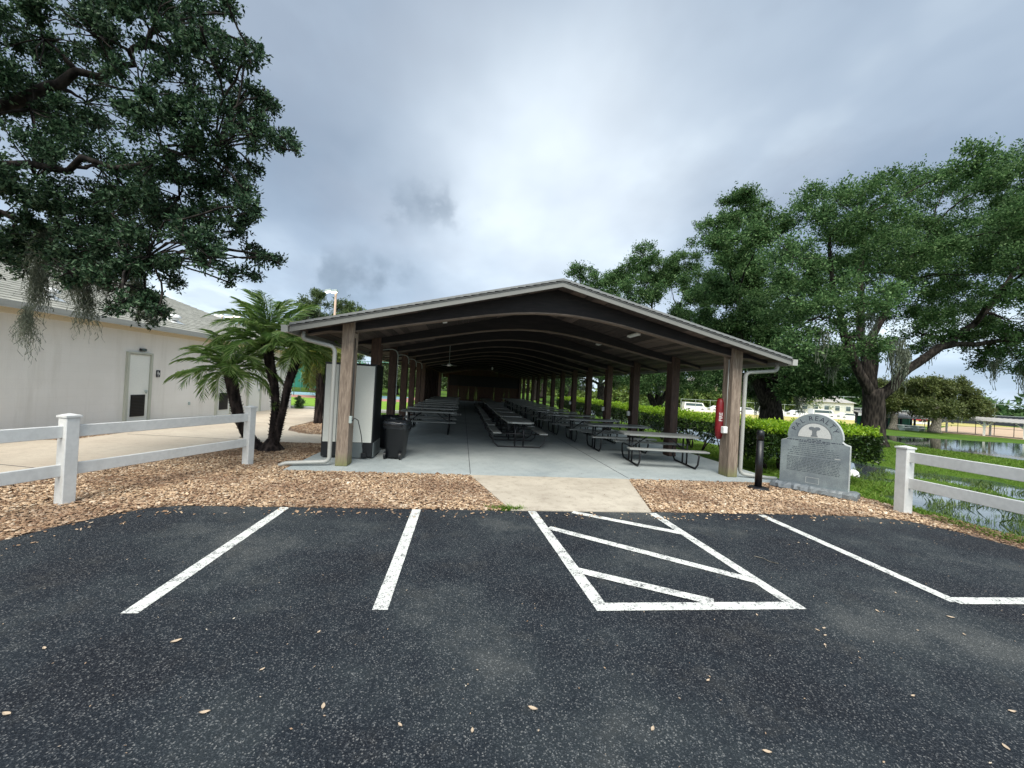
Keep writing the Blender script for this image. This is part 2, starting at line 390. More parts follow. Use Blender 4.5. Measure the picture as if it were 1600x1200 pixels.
# ------------------------------------------------------------------ terrain
def sm(a, b, x):
    t = np.clip((x - a) / (b - a), 0, 1); return t * t * (3 - 2 * t)
_rng = np.random.default_rng(3)
_ph = _rng.uniform(0, 6.28, (12, 2)); _k = _rng.uniform(-1, 1, (12, 2))
def lump(x, y, f=1.0):
    z = 0
    for i in range(12): z = z + np.sin(x * _k[i, 0] * 2.4 * f + _ph[i, 0]) * np.cos(y * _k[i, 1] * 2.4 * f + _ph[i, 1])
    return z / 12
def near_shore(y): return np.interp(y, [-20, 2, 3.5, 5.0, 6.0, 6.6, 7.4, 8.4, 9.5, 60], [9, 7.9, 7.85, 7.95, 8.05, 8.2, 8.5, 8.8, 9.4, 10.2])
def far_shore(y): return np.interp(y, [-20, 8.3, 9.9, 10.6, 60], [15.5, 13.9, 13.6, 12.4, 13.2])
def pond_far(x): return np.interp(x, [20, 25, 28, 35, 47.5, 50, 54.6, 57.9, 64.5, 110], [6, 10, 14, 24, 43.1, 42.6, 41.0, 40.3, 38.8, 32])
def zt(x, y):
    x = np.asarray(x, float); y = np.asarray(y, float)
    a, b = near_shore(y), far_shore(y)
    lp = lump(x, y); lp2 = lump(x * 2.7 + 5, y * 2.7)
    down = sm(a - .8, a + .2, x); up = sm(b - .5, b + 3.4, x)
    floor = -.43 + .08 * np.clip(lp * 2 + .2, -1, 1) + .09 * np.clip(lp2 * 3, -1, 1)
    floor = floor + .16 * np.exp(-((x - (12.0 + .3 * np.sin(y))) / .8) ** 2) * (y < 9.6)
    floor = floor + .24 * np.exp(-(((x - 9.5) / 1.2) ** 2 + ((y - 8.8) / .95) ** 2))
    z = down * floor * (1 - up) + up * (-.02 + .03 * lp)
    z = z * 1.0
    z = z - 1.62 * sm(19.0, 26.0, x)
    pond = sm(23.0, 26.0, x) * sm(0, 2.5, pond_far(x) - y) * sm(-25, -15, y)
    z = z - .45 * pond
    return z
def zg(x, y): return float(zt(x, y))
xs = np.concatenate([[-1500, -700, -300, -140, -70, -40, -25], np.arange(-14, 5.9, 1.0), np.arange(6, 30, .22), np.arange(30, 80, 1.6), [90, 110, 140, 200, 320, 700, 1500]])
ys = np.concatenate([[-900, -300, -100, -50, -30, -20, -12, -7], np.arange(-4, 22, .25), np.arange(22, 62, 1.1), [66, 72, 80, 95, 120, 160, 240, 400, 800, 2000]])
gx, gy = np.meshgrid(xs, ys, indexing='ij'); gz = zt(gx, gy)
gz = gz - .02 * ((gx < 8) & (gx > -14) & (gy < 40))
gv = np.stack([gx, gy, gz], -1).reshape(-1, 3); nx, ny = len(xs), len(ys)
ii, jj = np.meshgrid(np.arange(nx - 1), np.arange(ny - 1), indexing='ij')
gf = np.stack([ii * ny + jj, (ii + 1) * ny + jj, (ii + 1) * ny + jj + 1, ii * ny + jj + 1], -1).reshape(-1, 4)
tag(np_mesh('ground', gv, len(gf), 4, M['grassground'], F=gf, smooth=True), kind='structure')

def struct(name, mb, mat): return tag(mb.build(name, mat), kind='structure')
# water
struct('ditch_water', MB().sheet([(8.0, -12), (15.2, -12), (15.2, 60), (8.0, 60)], -.60, -.30), M['water'])
struct('pond', MB().sheet([(22.5, -14), (110, -14), (110, 46), (22.5, 46)], -2.5, -1.74), M['pond'])
# parking lot
lot = [(-7.4, -30), (-6.6, -3), (-5.2, 1.2), (-4.25, 3.1), (-3.95, 4.0), (-3.83, 4.35), (-3.6, 4.78), (-3.42, 5.0), (-3.15, 5.1),
       (-2.06, 5.11), (.97, 5.12), (2.64, 5.15), (5.34, 5.13), (5.95, 5.08), (6.3, 4.92), (6.5, 4.6), (6.62, 4.1), (6.75, 3.3), (7.2, 1.5), (8.2, -3), (9, -30)]
rndm = random.Random(5)
def rough_poly(poly, step=.12, amp=.012):
    out = []
    for i, p in enumerate(poly):
        q = poly[(i + 1) % len(poly)]; L = math.dist(p, q); n = max(1, int(L / step)) if L < 12 else 1
        for k in range(n):
            t = k / n; out.append((p[0] + (q[0] - p[0]) * t + rndm.uniform(-amp, amp), p[1] + (q[1] - p[1]) * t + rndm.uniform(-amp, amp)))
    return out
struct('mulch_bed', MB().sheet([(-9.15, -20), (-9.15, 9.3), (-8.4, 16.3), (-2.7, 16.3), (-2.7, 7.2), (6.4, 7.2), (6.9, 6.9), (7.0, 6.2), (7.05, 5.5), (6.95, 5.15), (6.9, 4.5), (6.9, 3.0), (7.2, 1.5), (7.2, -20)], -.03, .004), M['mulch'])
struct('parking_lot', MB().sheet(rough_poly(lot), -.05, .014), M['asphalt'])
# painted lines : four bay lines, the right hand kinked line and the hatched aisle
FAR, NEAR = 5.1, 2.86
def line(p, q, w=.105, z=.0170):
    p = Vector(p); q = Vector(q); d = (q - p).normalized(); n = Vector((-d.y, d.x)) * w / 2
    mb = MB(); k = max(2, int((q - p).length / .1)); vs = []; fs = []
    for i in range(k + 1):
        c = p.lerp(q, i / k); j1, j2 = rndm.uniform(-.003, .003), rndm.uniform(-.003, .003)
        vs += [(*(c + n * (1 + j1 * 8)), z), (*(c - n * (1 + j2 * 8)), z)]
    for i in range(k): fs.append((2 * i + 1, 2 * i + 3, 2 * i + 2, 2 * i))
    return mb.add(vs, fs)
LX = [-2.02, -.48, 1.02, 2.66, 4.20]
struct('parking_line', line((LX[0], FAR), (LX[0] - .02, NEAR)), M['paint'])
struct('parking_line', line((LX[1], FAR), (LX[1], NEAR)), M['paint'])
struct('parking_line', line((LX[4] - .02, FAR), (LX[4] - .05, NEAR)), M['paint'])
struct('parking_line', line((LX[4] - .06, NEAR + .02), (9, NEAR - .12), z=.0188), M['paint'])
struct('aisle_marking', line((LX[2] - .05, FAR), (LX[2] + .08, NEAR)), M['paint'])
struct('aisle_marking', line((LX[3] - .06, FAR), (LX[3] - .0, NEAR)), M['paint'])
struct('aisle_marking', line((LX[2] + .03, NEAR), (LX[3] + .05, NEAR - .02), z=.0188), M['paint'])
for (x0, y0, x1, y1) in ((1.08, 3.45, 2.02, 2.9), (1.06, 4.50, 2.62, 3.24), (1.50, 5.08, 2.60, 4.36)):
    struct('aisle_marking', line((x0, y0), (x1, y1), z=.0205), M['paint'])
# pavilion slab, apron, walks
slab = MB(); slab.sheet([(-2.86, 7.06), (6.32, 7.06), (6.32, 40), (-2.86, 40)], -.2, .03)
struct('pavilion_slab', slab, M['slab'])
jm = MB()
for x in (.22, 3.12): jm.box((x, 23.4, .031), (.012, 32.6, .004))
for k in range(1, 8): jm.box((1.73, 7.06 + 4.67 * k, .031), (9.1, .010, .003))
struct('slab_joints', jm, M['joint'])
struct('entrance_path', MB().sheet([(.22, 7.05), (.70, 5.115), (2.60, 5.125), (3.10, 7.05)], -.1, .026), M['apron'])
walk = [(-7.2, -20), (-6.5, 0), (-6.2, 3), (-5.92, 5.2), (-5.72, 6.7), (-5.3, 8.0), (-5.0, 9.0), (-4.75, 9.6), (-4.3, 9.92), (-2.88, 9.95), (-2.88, 11.4), (-4.1, 11.45), (-4.8, 12.0),
        (-5.1, 12.9), (-5.08, 15.3), (-4.9, 20.0), (-8.0, 20.0), (-8.45, 16.6), (-8.72, 13.0), (-7.75, 11.9), (-7.9, 9.2), (-9.4, 9.0), (-13, 9.0), (-13, -20)]
struct('sidewalk', MB().sheet(walk, -.1, .03), M['walk'])
wj = MB()
for a, b in (((-7.9, 7.2), (-5.72, 6.6)), ((-8.2, 13.6), (-5.1, 13.6)), ((-8.1, 16.8), (-5.1, 16.8)), ((-13, 6.6), (-7.9, 7.2)), ((-7.6, 10.3), (-4.4, 9.96))):
    a = Vector(a); b = Vector(b); c = (a + b) / 2; d = b - a
    wj.box((c.x, c.y, .031), (d.length, .014, .004), Matrix.Rotation(math.atan2(d.y, d.x), 3, 'Z'))
struct('sidewalk_joints', wj, M['joint'])
struct('kerb', MB().box((-8.0, 20.35, .05), (16, .5, .14), bev=.02), M['curb'])
struct('lawn', MB().sheet([(-30, 20.62), (-3.2, 20.62), (-3.2, 30.6), (-30, 30.6)], -.1, .012), M['lawn'])
struct('court_surround', MB().sheet([(-40, 30.6), (-4, 30.6), (-4, 40.5), (-40, 40.5)], -.1, .008), M['courtred'])
struct('tennis_court', MB().sheet([(-36, 34.6), (-5, 34.6), (-5, 40.2), (-36, 40.2)], -.05, .02), M['courtblue'])
struct('dry_field', MB().sheet([(30, 48), (58.5, 55), (90, 66), (96, 74), (96, 79), (28, 95), (24, 70)], -1.9, -1.60), M['field'])
struct('clay_infield', MB().sheet([(66.5, 50.5), (69, 46.8), (73.5, 36), (125, 58), (130, 79), (96, 68.5)], -1.9, -1.585), M['clay'])
struct('outfield', MB().sheet([(96, 68.6), (129, 79), (150, 110), (90, 100), (90, 75)], -1.9, -1.59), M['field'])

# ------------------------------------------------------------------ scattered chips and grass (nobody could count them)
def in_poly(px, py, poly):
    c = np.zeros(len(px), bool); n = len(poly)
    for i in range(n):
        x1, y1 = poly[i]; x2, y2 = poly[(i + 1) % n]
        if y1 == y2: continue
        k = ((y1 > py) != (y2 > py)) & (px < (x2 - x1) * (py - y1) / (y2 - y1) + x1); c ^= k
    return c
def rotmats(n, rng, tilt):
    a = rng.uniform(0, 2 * np.pi, n); t = rng.normal(0, tilt, n); b = rng.uniform(0, 2 * np.pi, n)
    ca, sa = np.cos(a), np.sin(a)
    u = np.stack([ca, sa, np.zeros(n)], -1); v = np.stack([-sa, ca, np.zeros(n)], -1); w = np.tile([0, 0, 1.], (n, 1))
    ax = np.stack([np.cos(b), np.sin(b), np.zeros(n)], -1)
    def R(p):
        c, s_ = np.cos(t)[:, None], np.sin(t)[:, None]
        return p * c + np.cross(ax, p) * s_ + ax * (np.sum(ax * p, -1, keepdims=True)) * (1 - c)
    return R(u), R(v), R(w)
def chips(name, polys, holes, dens, size, mat, seed, label, zb=.012, zr=.022):
    rng = np.random.default_rng(seed); X = []; Y = []
    for poly, d in polys:
        P = np.array(poly); lo, hi = P.min(0), P.max(0); n = int((hi - lo).prod() * d * dens)
        x = rng.uniform(lo[0], hi[0], n); y = rng.uniform(lo[1], hi[1], n); k = in_poly(x, y, poly)
        for h in holes: k &= ~in_poly(x, y, h)
        X.append(x[k]); Y.append(y[k])
    x = np.concatenate(X); y = np.concatenate(Y); n = len(x)
    u, v, w = rotmats(n, rng, .38)
    a = size * rng.lognormal(0, .35, n)[:, None]; b = a * rng.uniform(.35, .75, n)[:, None]; h = a * .12 + .002
    c = np.stack([x, y, zb + rng.uniform(0, zr, n)], -1)
    jit = lambda: 1 + rng.uniform(-.35, .25, (n, 1))
    q = [-u * a * jit() - v * b * jit(), u * a * jit() - v * b * jit(), u * a * jit() + v * b * jit(), -u * a * jit() + v * b * jit()]
    V = np.stack([c + p for p in q] + [c + p * .9 + w * h for p in q], 1)
    F = np.array([[4, 5, 6, 7], [0, 1, 5, 4], [1, 2, 6, 5], [2, 3, 7, 6], [3, 0, 4, 7]])
    FF = (np.arange(n)[:, None, None] * 8 + F[None]).reshape(-1, 4)
    return tag(np_mesh(name, V, len(FF), 4, mat, F=FF), label, 'mulch', kind='stuff')
slabp = [(-2.86, 7.05), (6.32, 7.05), (6.32, 40), (-2.86, 40)]; apr = [(.22, 7.05), (.70, 5.0), (2.60, 5.0), (3.10, 7.05)]
lot_in = [(x * 1.0, y) for x, y in lot]
front = [(-6.3, -1), (-6.2, 3), (-5.9, 5.4), (-5.72, 6.8), (-5.2, 8.3), (-4.9, 9.4), (-4.3, 9.9), (-2.8, 9.95), (-2.8, 7.06), (6.3, 7.06), (6.7, 6.75), (6.95, 6.0), (6.9, 5.4), (6.72, 5.0), (6.72, 4.6), (6.6, 4.4), (6.3, 4.9), (5.5, 5.1), (-3.2, 5.08), (-4.0, 3.8), (-5.3, 1)]
back = [(-4.3, 11.45), (-2.9, 11.4), (-2.9, 16.2), (-5.05, 16.2), (-5.08, 12.9)]
bed = [(-9.3, 9.15), (-7.9, 9.2), (-7.75, 11.9), (-8.72, 13.0)]
chips('bark_mulch', [(front, 1.0), (back, .45), (bed, .6)], [lot_in, apr, slabp], 2300, .0135, M['chip'], 11, 'tan wood chip mulch covering the strip between parking lot and pavilion')
chips('brown_debris', [([(6.5, 1.5), (6.6, 4.6), (6.75, 5.2), (7.1, 5.2), (7.25, 4.2), (7.6, 1.5)], 1.0)], [lot_in], 1500, .012, M['debris'], 12, 'brown leaf and bark debris along the right edge of the asphalt')
chips('stray_chips', [([(-3.3, 5.12), (-3.6, 4.7), (-4.0, 3.9), (-4.4, 3.0), (-4.0, 3.0), (-3.55, 4.0), (-3.1, 4.75), (5.5, 4.85), (6.1, 4.7), (6.4, 4.0), (6.5, 4.6), (6.0, 5.08)], .07)], [], 1000, .012, M['chip'], 13, 'stray wood chips spilled onto the asphalt edge', .020, .003)
def blades(name, x, y, z, hgt, wid, lean, mat, seed, label, cat='grass'):
    rng = np.random.default_rng(seed); n = len(x)
    a = rng.uniform(0, 6.28, n); h = hgt * rng.uniform(.5, 1.3, n); w = wid * rng.uniform(.6, 1.4, n)
    base = np.stack([x, y, z - .01], -1); side = np.stack([np.cos(a), np.sin(a), np.zeros(n)], -1) * w[:, None] / 2
    l = rng.normal(0, lean, (n, 2)) * h[:, None]
    mid = base + np.stack([l[:, 0] * .35, l[:, 1] * .35, h * .6], -1); top = base + np.stack([l[:, 0], l[:, 1], h], -1)
    V = np.stack([base - side, base + side, mid + side * .7, top, mid - side * .7], 1)
    return tag(np_mesh(name, V, n, 5, mat), label, cat, kind='stuff')
rng = np.random.default_rng(21)
def scatter_grass(n, x0, x1, y0, y1, cond):
    x = rng.uniform(x0, x1, n); y = rng.uniform(y0, y1, n); z = zt(x, y); k = cond(x, y, z); return x[k], y[k], z[k]
offlot = lambda x, y: ~in_poly(x, y, lot_in) & ~in_poly(x, y, front)
G = [scatter_grass(70000, 6.8, 10, 2.0, 12.5, lambda x, y, z: (z > -.31) & offlot(x, y) & (x > 6.7) & ((lump(x * 3, y * 3) > -.22) | (x > 8.2))),
     scatter_grass(46000, 10, 20, 2, 14, lambda x, y, z: z > -.285),
     scatter_grass(30000, 12, 21, 10, 24, lambda x, y, z: z > -.285)]
gxx, gyy, gzz = [np.concatenate([g[i] for g in G]) for i in range(3)]
blades('lawn_grass', gxx, gyy, gzz, .060, .011, .6, M['grass'], 31, 'green lawn grass on the banks of the flooded ditch')
R_ = scatter_grass(26000, 7.9, 14, 2.5, 10.5, lambda x, y, z: (z <= -.27) & (z > -.50) & (lump(x * 4.1, y * 4.1) > .02))
blades('water_reeds', R_[0], R_[1], np.maximum(R_[2], -.32), .13, .010, .45, M['reed'], 32, 'thin grass blades standing in the flooded ditch', 'reeds')
# weeds at the apron corner
x = rng.normal(.66, .11, 420); y = rng.normal(5.16, .03, 420)
blades('weed_tuft', x, y, np.full(420, .012), .06, .008, .7, M['grass'], 33, 'small green weeds where entrance path meets the asphalt', 'weeds')

# ------------------------------------------------------------------ pavilion
PX0, PX1, PY0, BAY, NB = -2.06, 5.44, 7.59, 2.335, 14
pav = empty('picnic_pavilion', (1.69, 7.59, .03))
tag(pav, 'long open timber picnic pavilion with arched beams and low gable roof', 'pavilion')
PO = Vector((1.69, 7.59, .03))
def P(mb, name, mat, smooth=False):
    o = mb.build(name, mat, pav, smooth)
    o.matrix_parent_inverse = Matrix.Translation(-PO); return o
RX, RZ, EZ, SL = 1.69, 3.50, 2.37, .247
def zroof(x): return RZ - abs(x - RX) * SL        # underside of deck
def zbeam(x):
    a = abs(x - RX)
    return float(np.interp(a, [0, .35, .8, 1.3, 1.9, 2.5, 3.2, 3.75, 4.6], [3.02, 3.015, 2.975, 2.90, 2.785, 2.665, 2.52, 2.415, 2.385]))
cols = [(i, s) for i in range(NB) for s in (0, 1)]
for i in range(NB):
    y = PY0 + BAY * i
    # arched glulam beam with its paler soffit lamination
    n = 48; X = [RX - 4.45 + 8.9 * k / n for k in range(n + 1)]
    top = [(x, zroof(x) - .004) for x in X]; bot = [(x, min(zbeam(x), zroof(x) - .08) + .022) for x in X]
    mb = MB(); y0, y1 = y - .075, y + .075
    vs = []; 
    for (xa, zt_), (xb, zb_) in zip(top, bot): vs += [(xa, y0, zt_), (xb, y0, zb_), (xb, y1, zb_), (xa, y1, zt_)]
    fs = []
    for k in range(n):
        b = 4 * k
        fs += [(b, b + 1, b + 5, b + 4), (b + 1, b + 2, b + 6, b + 5), (b + 2, b + 3, b + 7, b + 6), (b + 3, b, b + 4, b + 7)]
    fs += [(0, 3, 2, 1), (4 * n, 4 * n + 1, 4 * n + 2, 4 * n + 3)]
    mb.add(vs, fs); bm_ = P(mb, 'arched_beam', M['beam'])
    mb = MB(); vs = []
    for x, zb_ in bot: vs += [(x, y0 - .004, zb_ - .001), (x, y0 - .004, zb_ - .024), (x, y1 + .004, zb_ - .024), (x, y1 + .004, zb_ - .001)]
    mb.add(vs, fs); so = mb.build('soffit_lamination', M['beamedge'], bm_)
    for s, px in ((0, PX0), (1, PX1)):
        mb = MB(); lean = rndm.uniform(-.004, .004)
        # three planks bolted together; the outer two rise past the beam
        for k, (dy, hh) in enumerate(((-.115, 2.62), (0, 2.38), (.115, 2.62))):
            mb.box((px + lean, y + dy, hh / 2 + .03), (.205, .078 if k != 1 else .150, hh - .002), bev=.008)
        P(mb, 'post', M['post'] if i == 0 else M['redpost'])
# deck boards (underside), one part per slope
for sgn, nm in ((-1, 'roof_deck'), (1, 'roof_deck')):
    mb = MB(); x = 0; 
    while x < 4.52:
        w = .135; xa, xb = x + .007, min(x + w, 4.56)
        dz = rndm.uniform(-.010, .004)
        A = (RX + sgn * xa, zroof(RX + xa) + dz); B = (RX + sgn * xb, zroof(RX + xb) + dz)
        ya, yb = 7.10, 40.6
        mb.add([(A[0], ya, A[1]), (B[0], ya, B[1]), (B[0], yb, B[1]), (A[0], yb, A[1]), (A[0], ya, A[1] + .028), (B[0], ya, B[1] + .028), (B[0], yb, B[1] + .028), (A[0], yb, A[1] + .028)],
               [(0, 1, 2, 3), (7, 6, 5, 4), (0, 4, 5, 1), (1, 5, 6, 2), (2, 6, 7, 3), (3, 7, 4, 0)]); x += w
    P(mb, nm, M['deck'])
mb = MB()
for sgn in (-1, 1):
    xa, xb = RX, RX + sgn * 4.60
    z1, z2 = RZ + .030, RZ - 4.60 * SL + .030
    nrow = 34
    for r in range(nrow):
        t0, t1 = r / nrow, (r + 1) / nrow
        for (lift0, lift1) in ((.030, .018),):
            p0 = (xa + (xb - xa) * t0, z1 + (z2 - z1) * t0); p1 = (xa + (xb - xa) * t1 , z1 + (z2 - z1) * t1)
            mb.add([(p0[0], 7.03, p0[1] + .001), (p1[0], 7.03, p1[1] + .001), (p1[0], 40.7, p1[1] + .001), (p0[0], 40.7, p0[1] + .001),
                    (p0[0], 7.03, p0[1] + .014), (p1[0], 7.03, p1[1] + .026), (p1[0], 40.7, p1[1] + .026), (p0[0], 40.7, p0[1] + .014)],
                   [(0, 1, 2, 3), (7, 6, 5, 4), (0, 4, 5, 1), (1, 5, 6, 2), (2, 6, 7, 3), (3, 7, 4, 0)])
P(mb, 'roof_shingles', M['shingle'])
for yy, sg in ((7.06, -1), (40.66, 1)):
    for s in (-1, 1):
        for nm, zt0, zt1, dy, mt in (('fascia_board', -.062, .022, .0, 'fascia'), ('drip_board', .026, .088, -.016 * 1, 'drip')):
            xa, xb = RX, RX + s * 4.575
            za, zb_ = RZ - .0, RZ - 4.575 * SL
            y0_, y1_ = yy + sg * (-.0) - .012 + sg * (.018 if nm == 'drip_board' else 0), yy + .014 + sg * (.018 if nm == 'drip_board' else 0)
            mb = MB().add([(xa, y0_, za + zt0), (xb, y0_, zb_ + zt0), (xb, y0_, zb_ + zt1), (xa, y0_, za + zt1),
                           (xa, y1_, za + zt0), (xb, y1_, zb_ + zt0), (xb, y1_, zb_ + zt1), (xa, y1_, za + zt1)],
                          [(0, 1, 2, 3), (7, 6, 5, 4), (0, 4, 5, 1), (1, 5, 6, 2), (2, 6, 7, 3), (3, 7, 4, 0)])
            P(mb, nm, M[mt])
for s in (-1, 1):
    xe = RX + s * 4.60; ze = RZ - 4.6 * SL
    P(MB().box((xe - s * .03, 23.86, ze - .02), (.03, 33.5, .10)), 'eave_board', M['fascia'])
    prof = [(0, .055), (0, -.065), (.075, -.065), (.095, -.03), (.115, .045), (.115, .055), (.105, .055), (.08, -.02), (.065, -.055), (.01, -.055), (.01, .055)]
    Mx = Matrix.Translation((xe + s * .0, 0, ze)) @ Matrix.Scale(s, 4, (1, 0, 0))
    P(MB().prism(prof, 7.05, 40.65, Mx), 'gutter', M['gutter'])
    # end cap
    P(MB().box((xe + s * .055, 7.052, ze - .005), (.105, .012, .115)), 'gutter_cap', M['gutter'])
def rect_pipe(pts, a, b, r=.09):
    """downspout with rounded elbows"""
    out = [Vector(pts[0])]
    for i in range(1, len(pts) - 1):
        p0, p1, p2 = Vector(pts[i - 1]), Vector(pts[i]), Vector(pts[i + 1])
        d0 = (p0 - p1).normalized(); d1 = (p2 - p1).normalized(); rr = min(r, (p0 - p1).length * .45, (p2 - p1).length * .45)
        for k in range(6):
            t = k / 5; out.append((p1 + d0 * rr) * (1 - t) ** 2 + p1 * 2 * t * (1 - t) + (p1 + d1 * rr) * t * t)
    out.append(Vector(pts[-1])); return out
dL = rect_pipe([(-2.79, 7.38, 2.36), (-2.79, 7.38, 2.235), (-2.27, 7.45, 2.13), (-2.27, 7.47, .10), (-2.95, 7.36, .075), (-3.05, 7.34, .03)], 0, 0, .10)
P(MB().tube(dL, .045, 12, sx=.8, up=(0, 1, 0)), 'downspout', M['gutter'], True)
dR = rect_pipe([(6.26, 7.38, 2.36), (6.24, 7.38, 2.20), (5.62, 7.45, 2.13), (5.62, 7.47, .10), (6.08, 7.36, .06), (6.3, 7.33, .05)], 0, 0, .10)
P(MB().tube(dR, .045, 12, sx=.8, up=(0, 1, 0)), 'downspout', M['gutter'], True)
# slatted screens : left side far bays, and the far end wall
mb = MB(); rr = random.Random(2)
for bay in (6, 7, 8, 9, 10):
    y = PY0 + BAY * bay + .2
    while y < PY0 + BAY * (bay + 1) - .12:
        w = rr.uniform(.13, .17); mb.box((PX0 - .06, y + w / 2, 1.2), (.022, w, 2.36)); y += w + rr.choice([.002, .002, .004, .02])
P(mb, 'side_slats', M['slat'])
YE = PY0 + BAY * 13 + .15
mb = MB(); x = -1.25
while x < PX1:
    w = rr.uniform(.13, .17); mb.box((x + w / 2, YE, .72), (w, .022, 1.40)); x += w + rr.choice([.001, .001, .001, .002, .010])
P(mb, 'end_wall_slats', M['slat'])
P(MB().box((2.1, YE - .02, 1.92), (6.7, .04, 1.0)), 'end_wall_board', M['beam'])
mb = MB(); x = -1.9
while x < PX1 - .1:
    w = rr.uniform(.12, .16); top = zroof(x + w / 2) - .03; mb.box((x + w / 2, YE + .1, (2.16 + top) / 2), (w, .02, top - 2.16)); x += w + rr.choice([.001, .001, .001, .001, .006])
P(mb, 'gable_slats', M['slat'])
P(MB().box((-1.33, YE, 1.2), (.16, .16, 2.3), bev=.01), 'end_post', M['redpost'])
# small fixtures under the roof (hung on the building, one thing each)
def fixture(x, y, dx=.42, g=None):
    z = zroof(x) - .05
    o = MB().box((0, 0, -.012), (.10, dx, .05), bev=.012).build('strip_light', M['white'])
    ang = math.atan(SL) * (1 if x > RX else -1)
    o.location = (x, y, z); o.rotation_euler = (0, ang, 0)
    return o
for (x, y, dx, lb) in ((3.80, 8.75, .55, 'white strip light nearest the front under the right roof slope'), (3.75, 10.9, .4, 'second white strip light under the right roof slope'), (-.45, 8.75, .12, 'small white light on the left roof slope behind the front beam'),
                   (4.6, 12.5, .4, 'third white strip light, above the right hand tables'), (-.2, 12.9, .4, 'strip light over the left picnic tables, beyond the second beam')):
    tag(fixture(x, y, dx), lb, 'light', 'strip lights under the pavilion roof')
# hanging ceiling fan
fan = empty('ceiling_fan', (-.5, 14.2, 2.22)); tag(fan, 'small white ceiling fan hanging on a thin rod above left tables', 'ceiling fan')
MB().tube([(0, 0, .05), (0, 0, zroof(-.5) - 2.22)], .007, 8).build('rod', M['elec'], fan)
MB().lathe([(.0, -.04), (.06, -.035), (.085, 0), (.06, .05), (.02, .07)], n=14).build('motor', M['white'], fan, True)
for k in range(4):
    a = k * math.pi / 2 + .4
    MB().box((math.cos(a) * .17, math.sin(a) * .17, 0), (.22, .06, .010), Matrix.Rotation(a, 3, 'Z'), bev=.004).build('blade', M['white'], fan)
pb = empty('pendant_bulb', (1.35, 19.0, 2.42)); tag(pb, 'bare white bulb hanging in the dark middle of the pavilion', 'bulb')
MB().tube([(0, 0, .04), (0, 0, zroof(1.35) - 2.42)], .005, 6).build('cord', M['black'], pb)
MB().lathe([(0, -.09), (.03, -.07), (.045, -.02), (.03, .03), (.02, .06)], n=12).build('bulb', M['white'], pb, True)
# conduits arching over the left posts, electrical panel
for k, i in enumerate((2, 3, 4, 5)):
    y = PY0 + BAY * i - .19; x = PX0
    pts = [(x - .3, y, 2.46), (x - .12, y, 2.50), (x, y, 2.50), (x + .10, y, 2.46), (x + .15, y, 2.36), (x + .15, y, 2.2 if k else .9)]
    c = MB().tube(rect_pipe(pts, 0, 0, .05), .014, 8).build('conduit', M['elec'], None, True)
    tag(c, ['grey conduit bending over the third left post and running down it', 'grey conduit arched over the fourth left post beside the panel', 'grey conduit arched over the fifth left post', 'grey conduit arched over the sixth left post'][k], 'conduit', 'conduits over the left posts')
ep = empty('electrical_panel', (-2.42, 14.35, 1.05)); tag(ep, 'tall grey electrical panel box with curved conduit by a left post', 'electrical box')
MB().box((0, 0, .62), (.26, .12, .95), bev=.01).build('cabinet', M['elec'], ep)
MB().box((0, -.07, .62), (.20, .012, .85), bev=.004).build('panel_door', M['elec'], ep)
MB().tube(rect_pipe([(-.3, 0, 1.35), (-.05, 0, 1.38), (.1, 0, 1.3), (.1, 0, 1.0)], 0, 0, .08), .016, 8).build('conduit_pipe', M['gutter'], ep, True)
MB().tube([(.06, 0, .2), (.06, 0, -1.03)], .02, 8).build('riser_pipe', M['gutter'], ep, True)

# ------------------------------------------------------------------ picnic tables
def make_table(detail=True):
    t = empty('picnic_table'); L, W, Z, ZB = 1.70, .68, .675, .405
    top = MB()
    hw, hl, c = W / 2, L / 2, .10
    out = [(-hl + c, -hw), (hl - c, -hw), (hl, -hw + c), (hl, hw - c), (hl - c, hw), (-hl + c, hw), (-hl, hw - c), (-hl, -hw + c)]
    top.sheet(out, Z - .038, Z); top.build('tabletop', M['tabletop'], t)
    for s in (-1, 1):
        yb = s * .60
        MB().box((0, yb, ZB - .018), (L, .22, .036), bev=.012).build('bench_seat', M['tabletop'], t)
    for s in (-1, 1):
        x = s * .62; mb = MB(); r = .020
        # sled base that curls up to carry each bench
        pts = [(x, -.52, ZB - .05), (x, -.66, ZB - .05), (x, -.70, .30), (x, -.66, .12), (x, -.55, .022), (x, -.3, .022), (x, .3, .022), (x, .55, .022), (x, .66, .12), (x, .70, .30), (x, .66, ZB - .05), (x, .52, ZB - .05)]
        mb.tube(pts, r, 8)
        for q in (-.11, .11): mb.tube([(x, q, .03), (x, q, Z - .045)], r, 8)
        mb.tube([(x, -.30, Z - .055), (x, .30, Z - .055)], r * .9, 8)
        mb.tube([(x, -.60, ZB - .05), (x, .60, ZB - .05)], r * .8, 8)
        mb.build('leg_frame', M['black'], t, True)
        MB().tube([(x * .95, 0, .34), (x * .35, 0, Z - .05)], .014, 8).build('brace', M['black'], t, True)
    return t
tb0 = make_table(); used = [False]
TG = 'picnic tables under the pavilion'
ordn = ['nearest', 'second', 'third', 'fourth', 'fifth', 'sixth', 'seventh', 'eighth', 'ninth', 'tenth', 'eleventh', 'twelfth', 'thirteenth']
def put_table(x, y, rz, label):
    o = tb0 if not used[0] else copy_tree(tb0); used[0] = True
    o.location = (x, y, .03); o.rotation_euler = (0, 0, rz); tag(o, label, 'picnic table', TG)
put_table(4.50, 8.72, rad(-7), 'grey picnic table with black tube legs nearest the right front post')
yy = 10.62
for k in range(1, 13):
    put_table([4.25, 4.05, 3.85, 3.75][min(k - 1, 3)] + rr.uniform(-.06, .06), yy, rad(rr.uniform(-4, 2)), '%s picnic table from the front in the right row along the hedge side' % ordn[k]); yy += 1.72
yy = 12.85
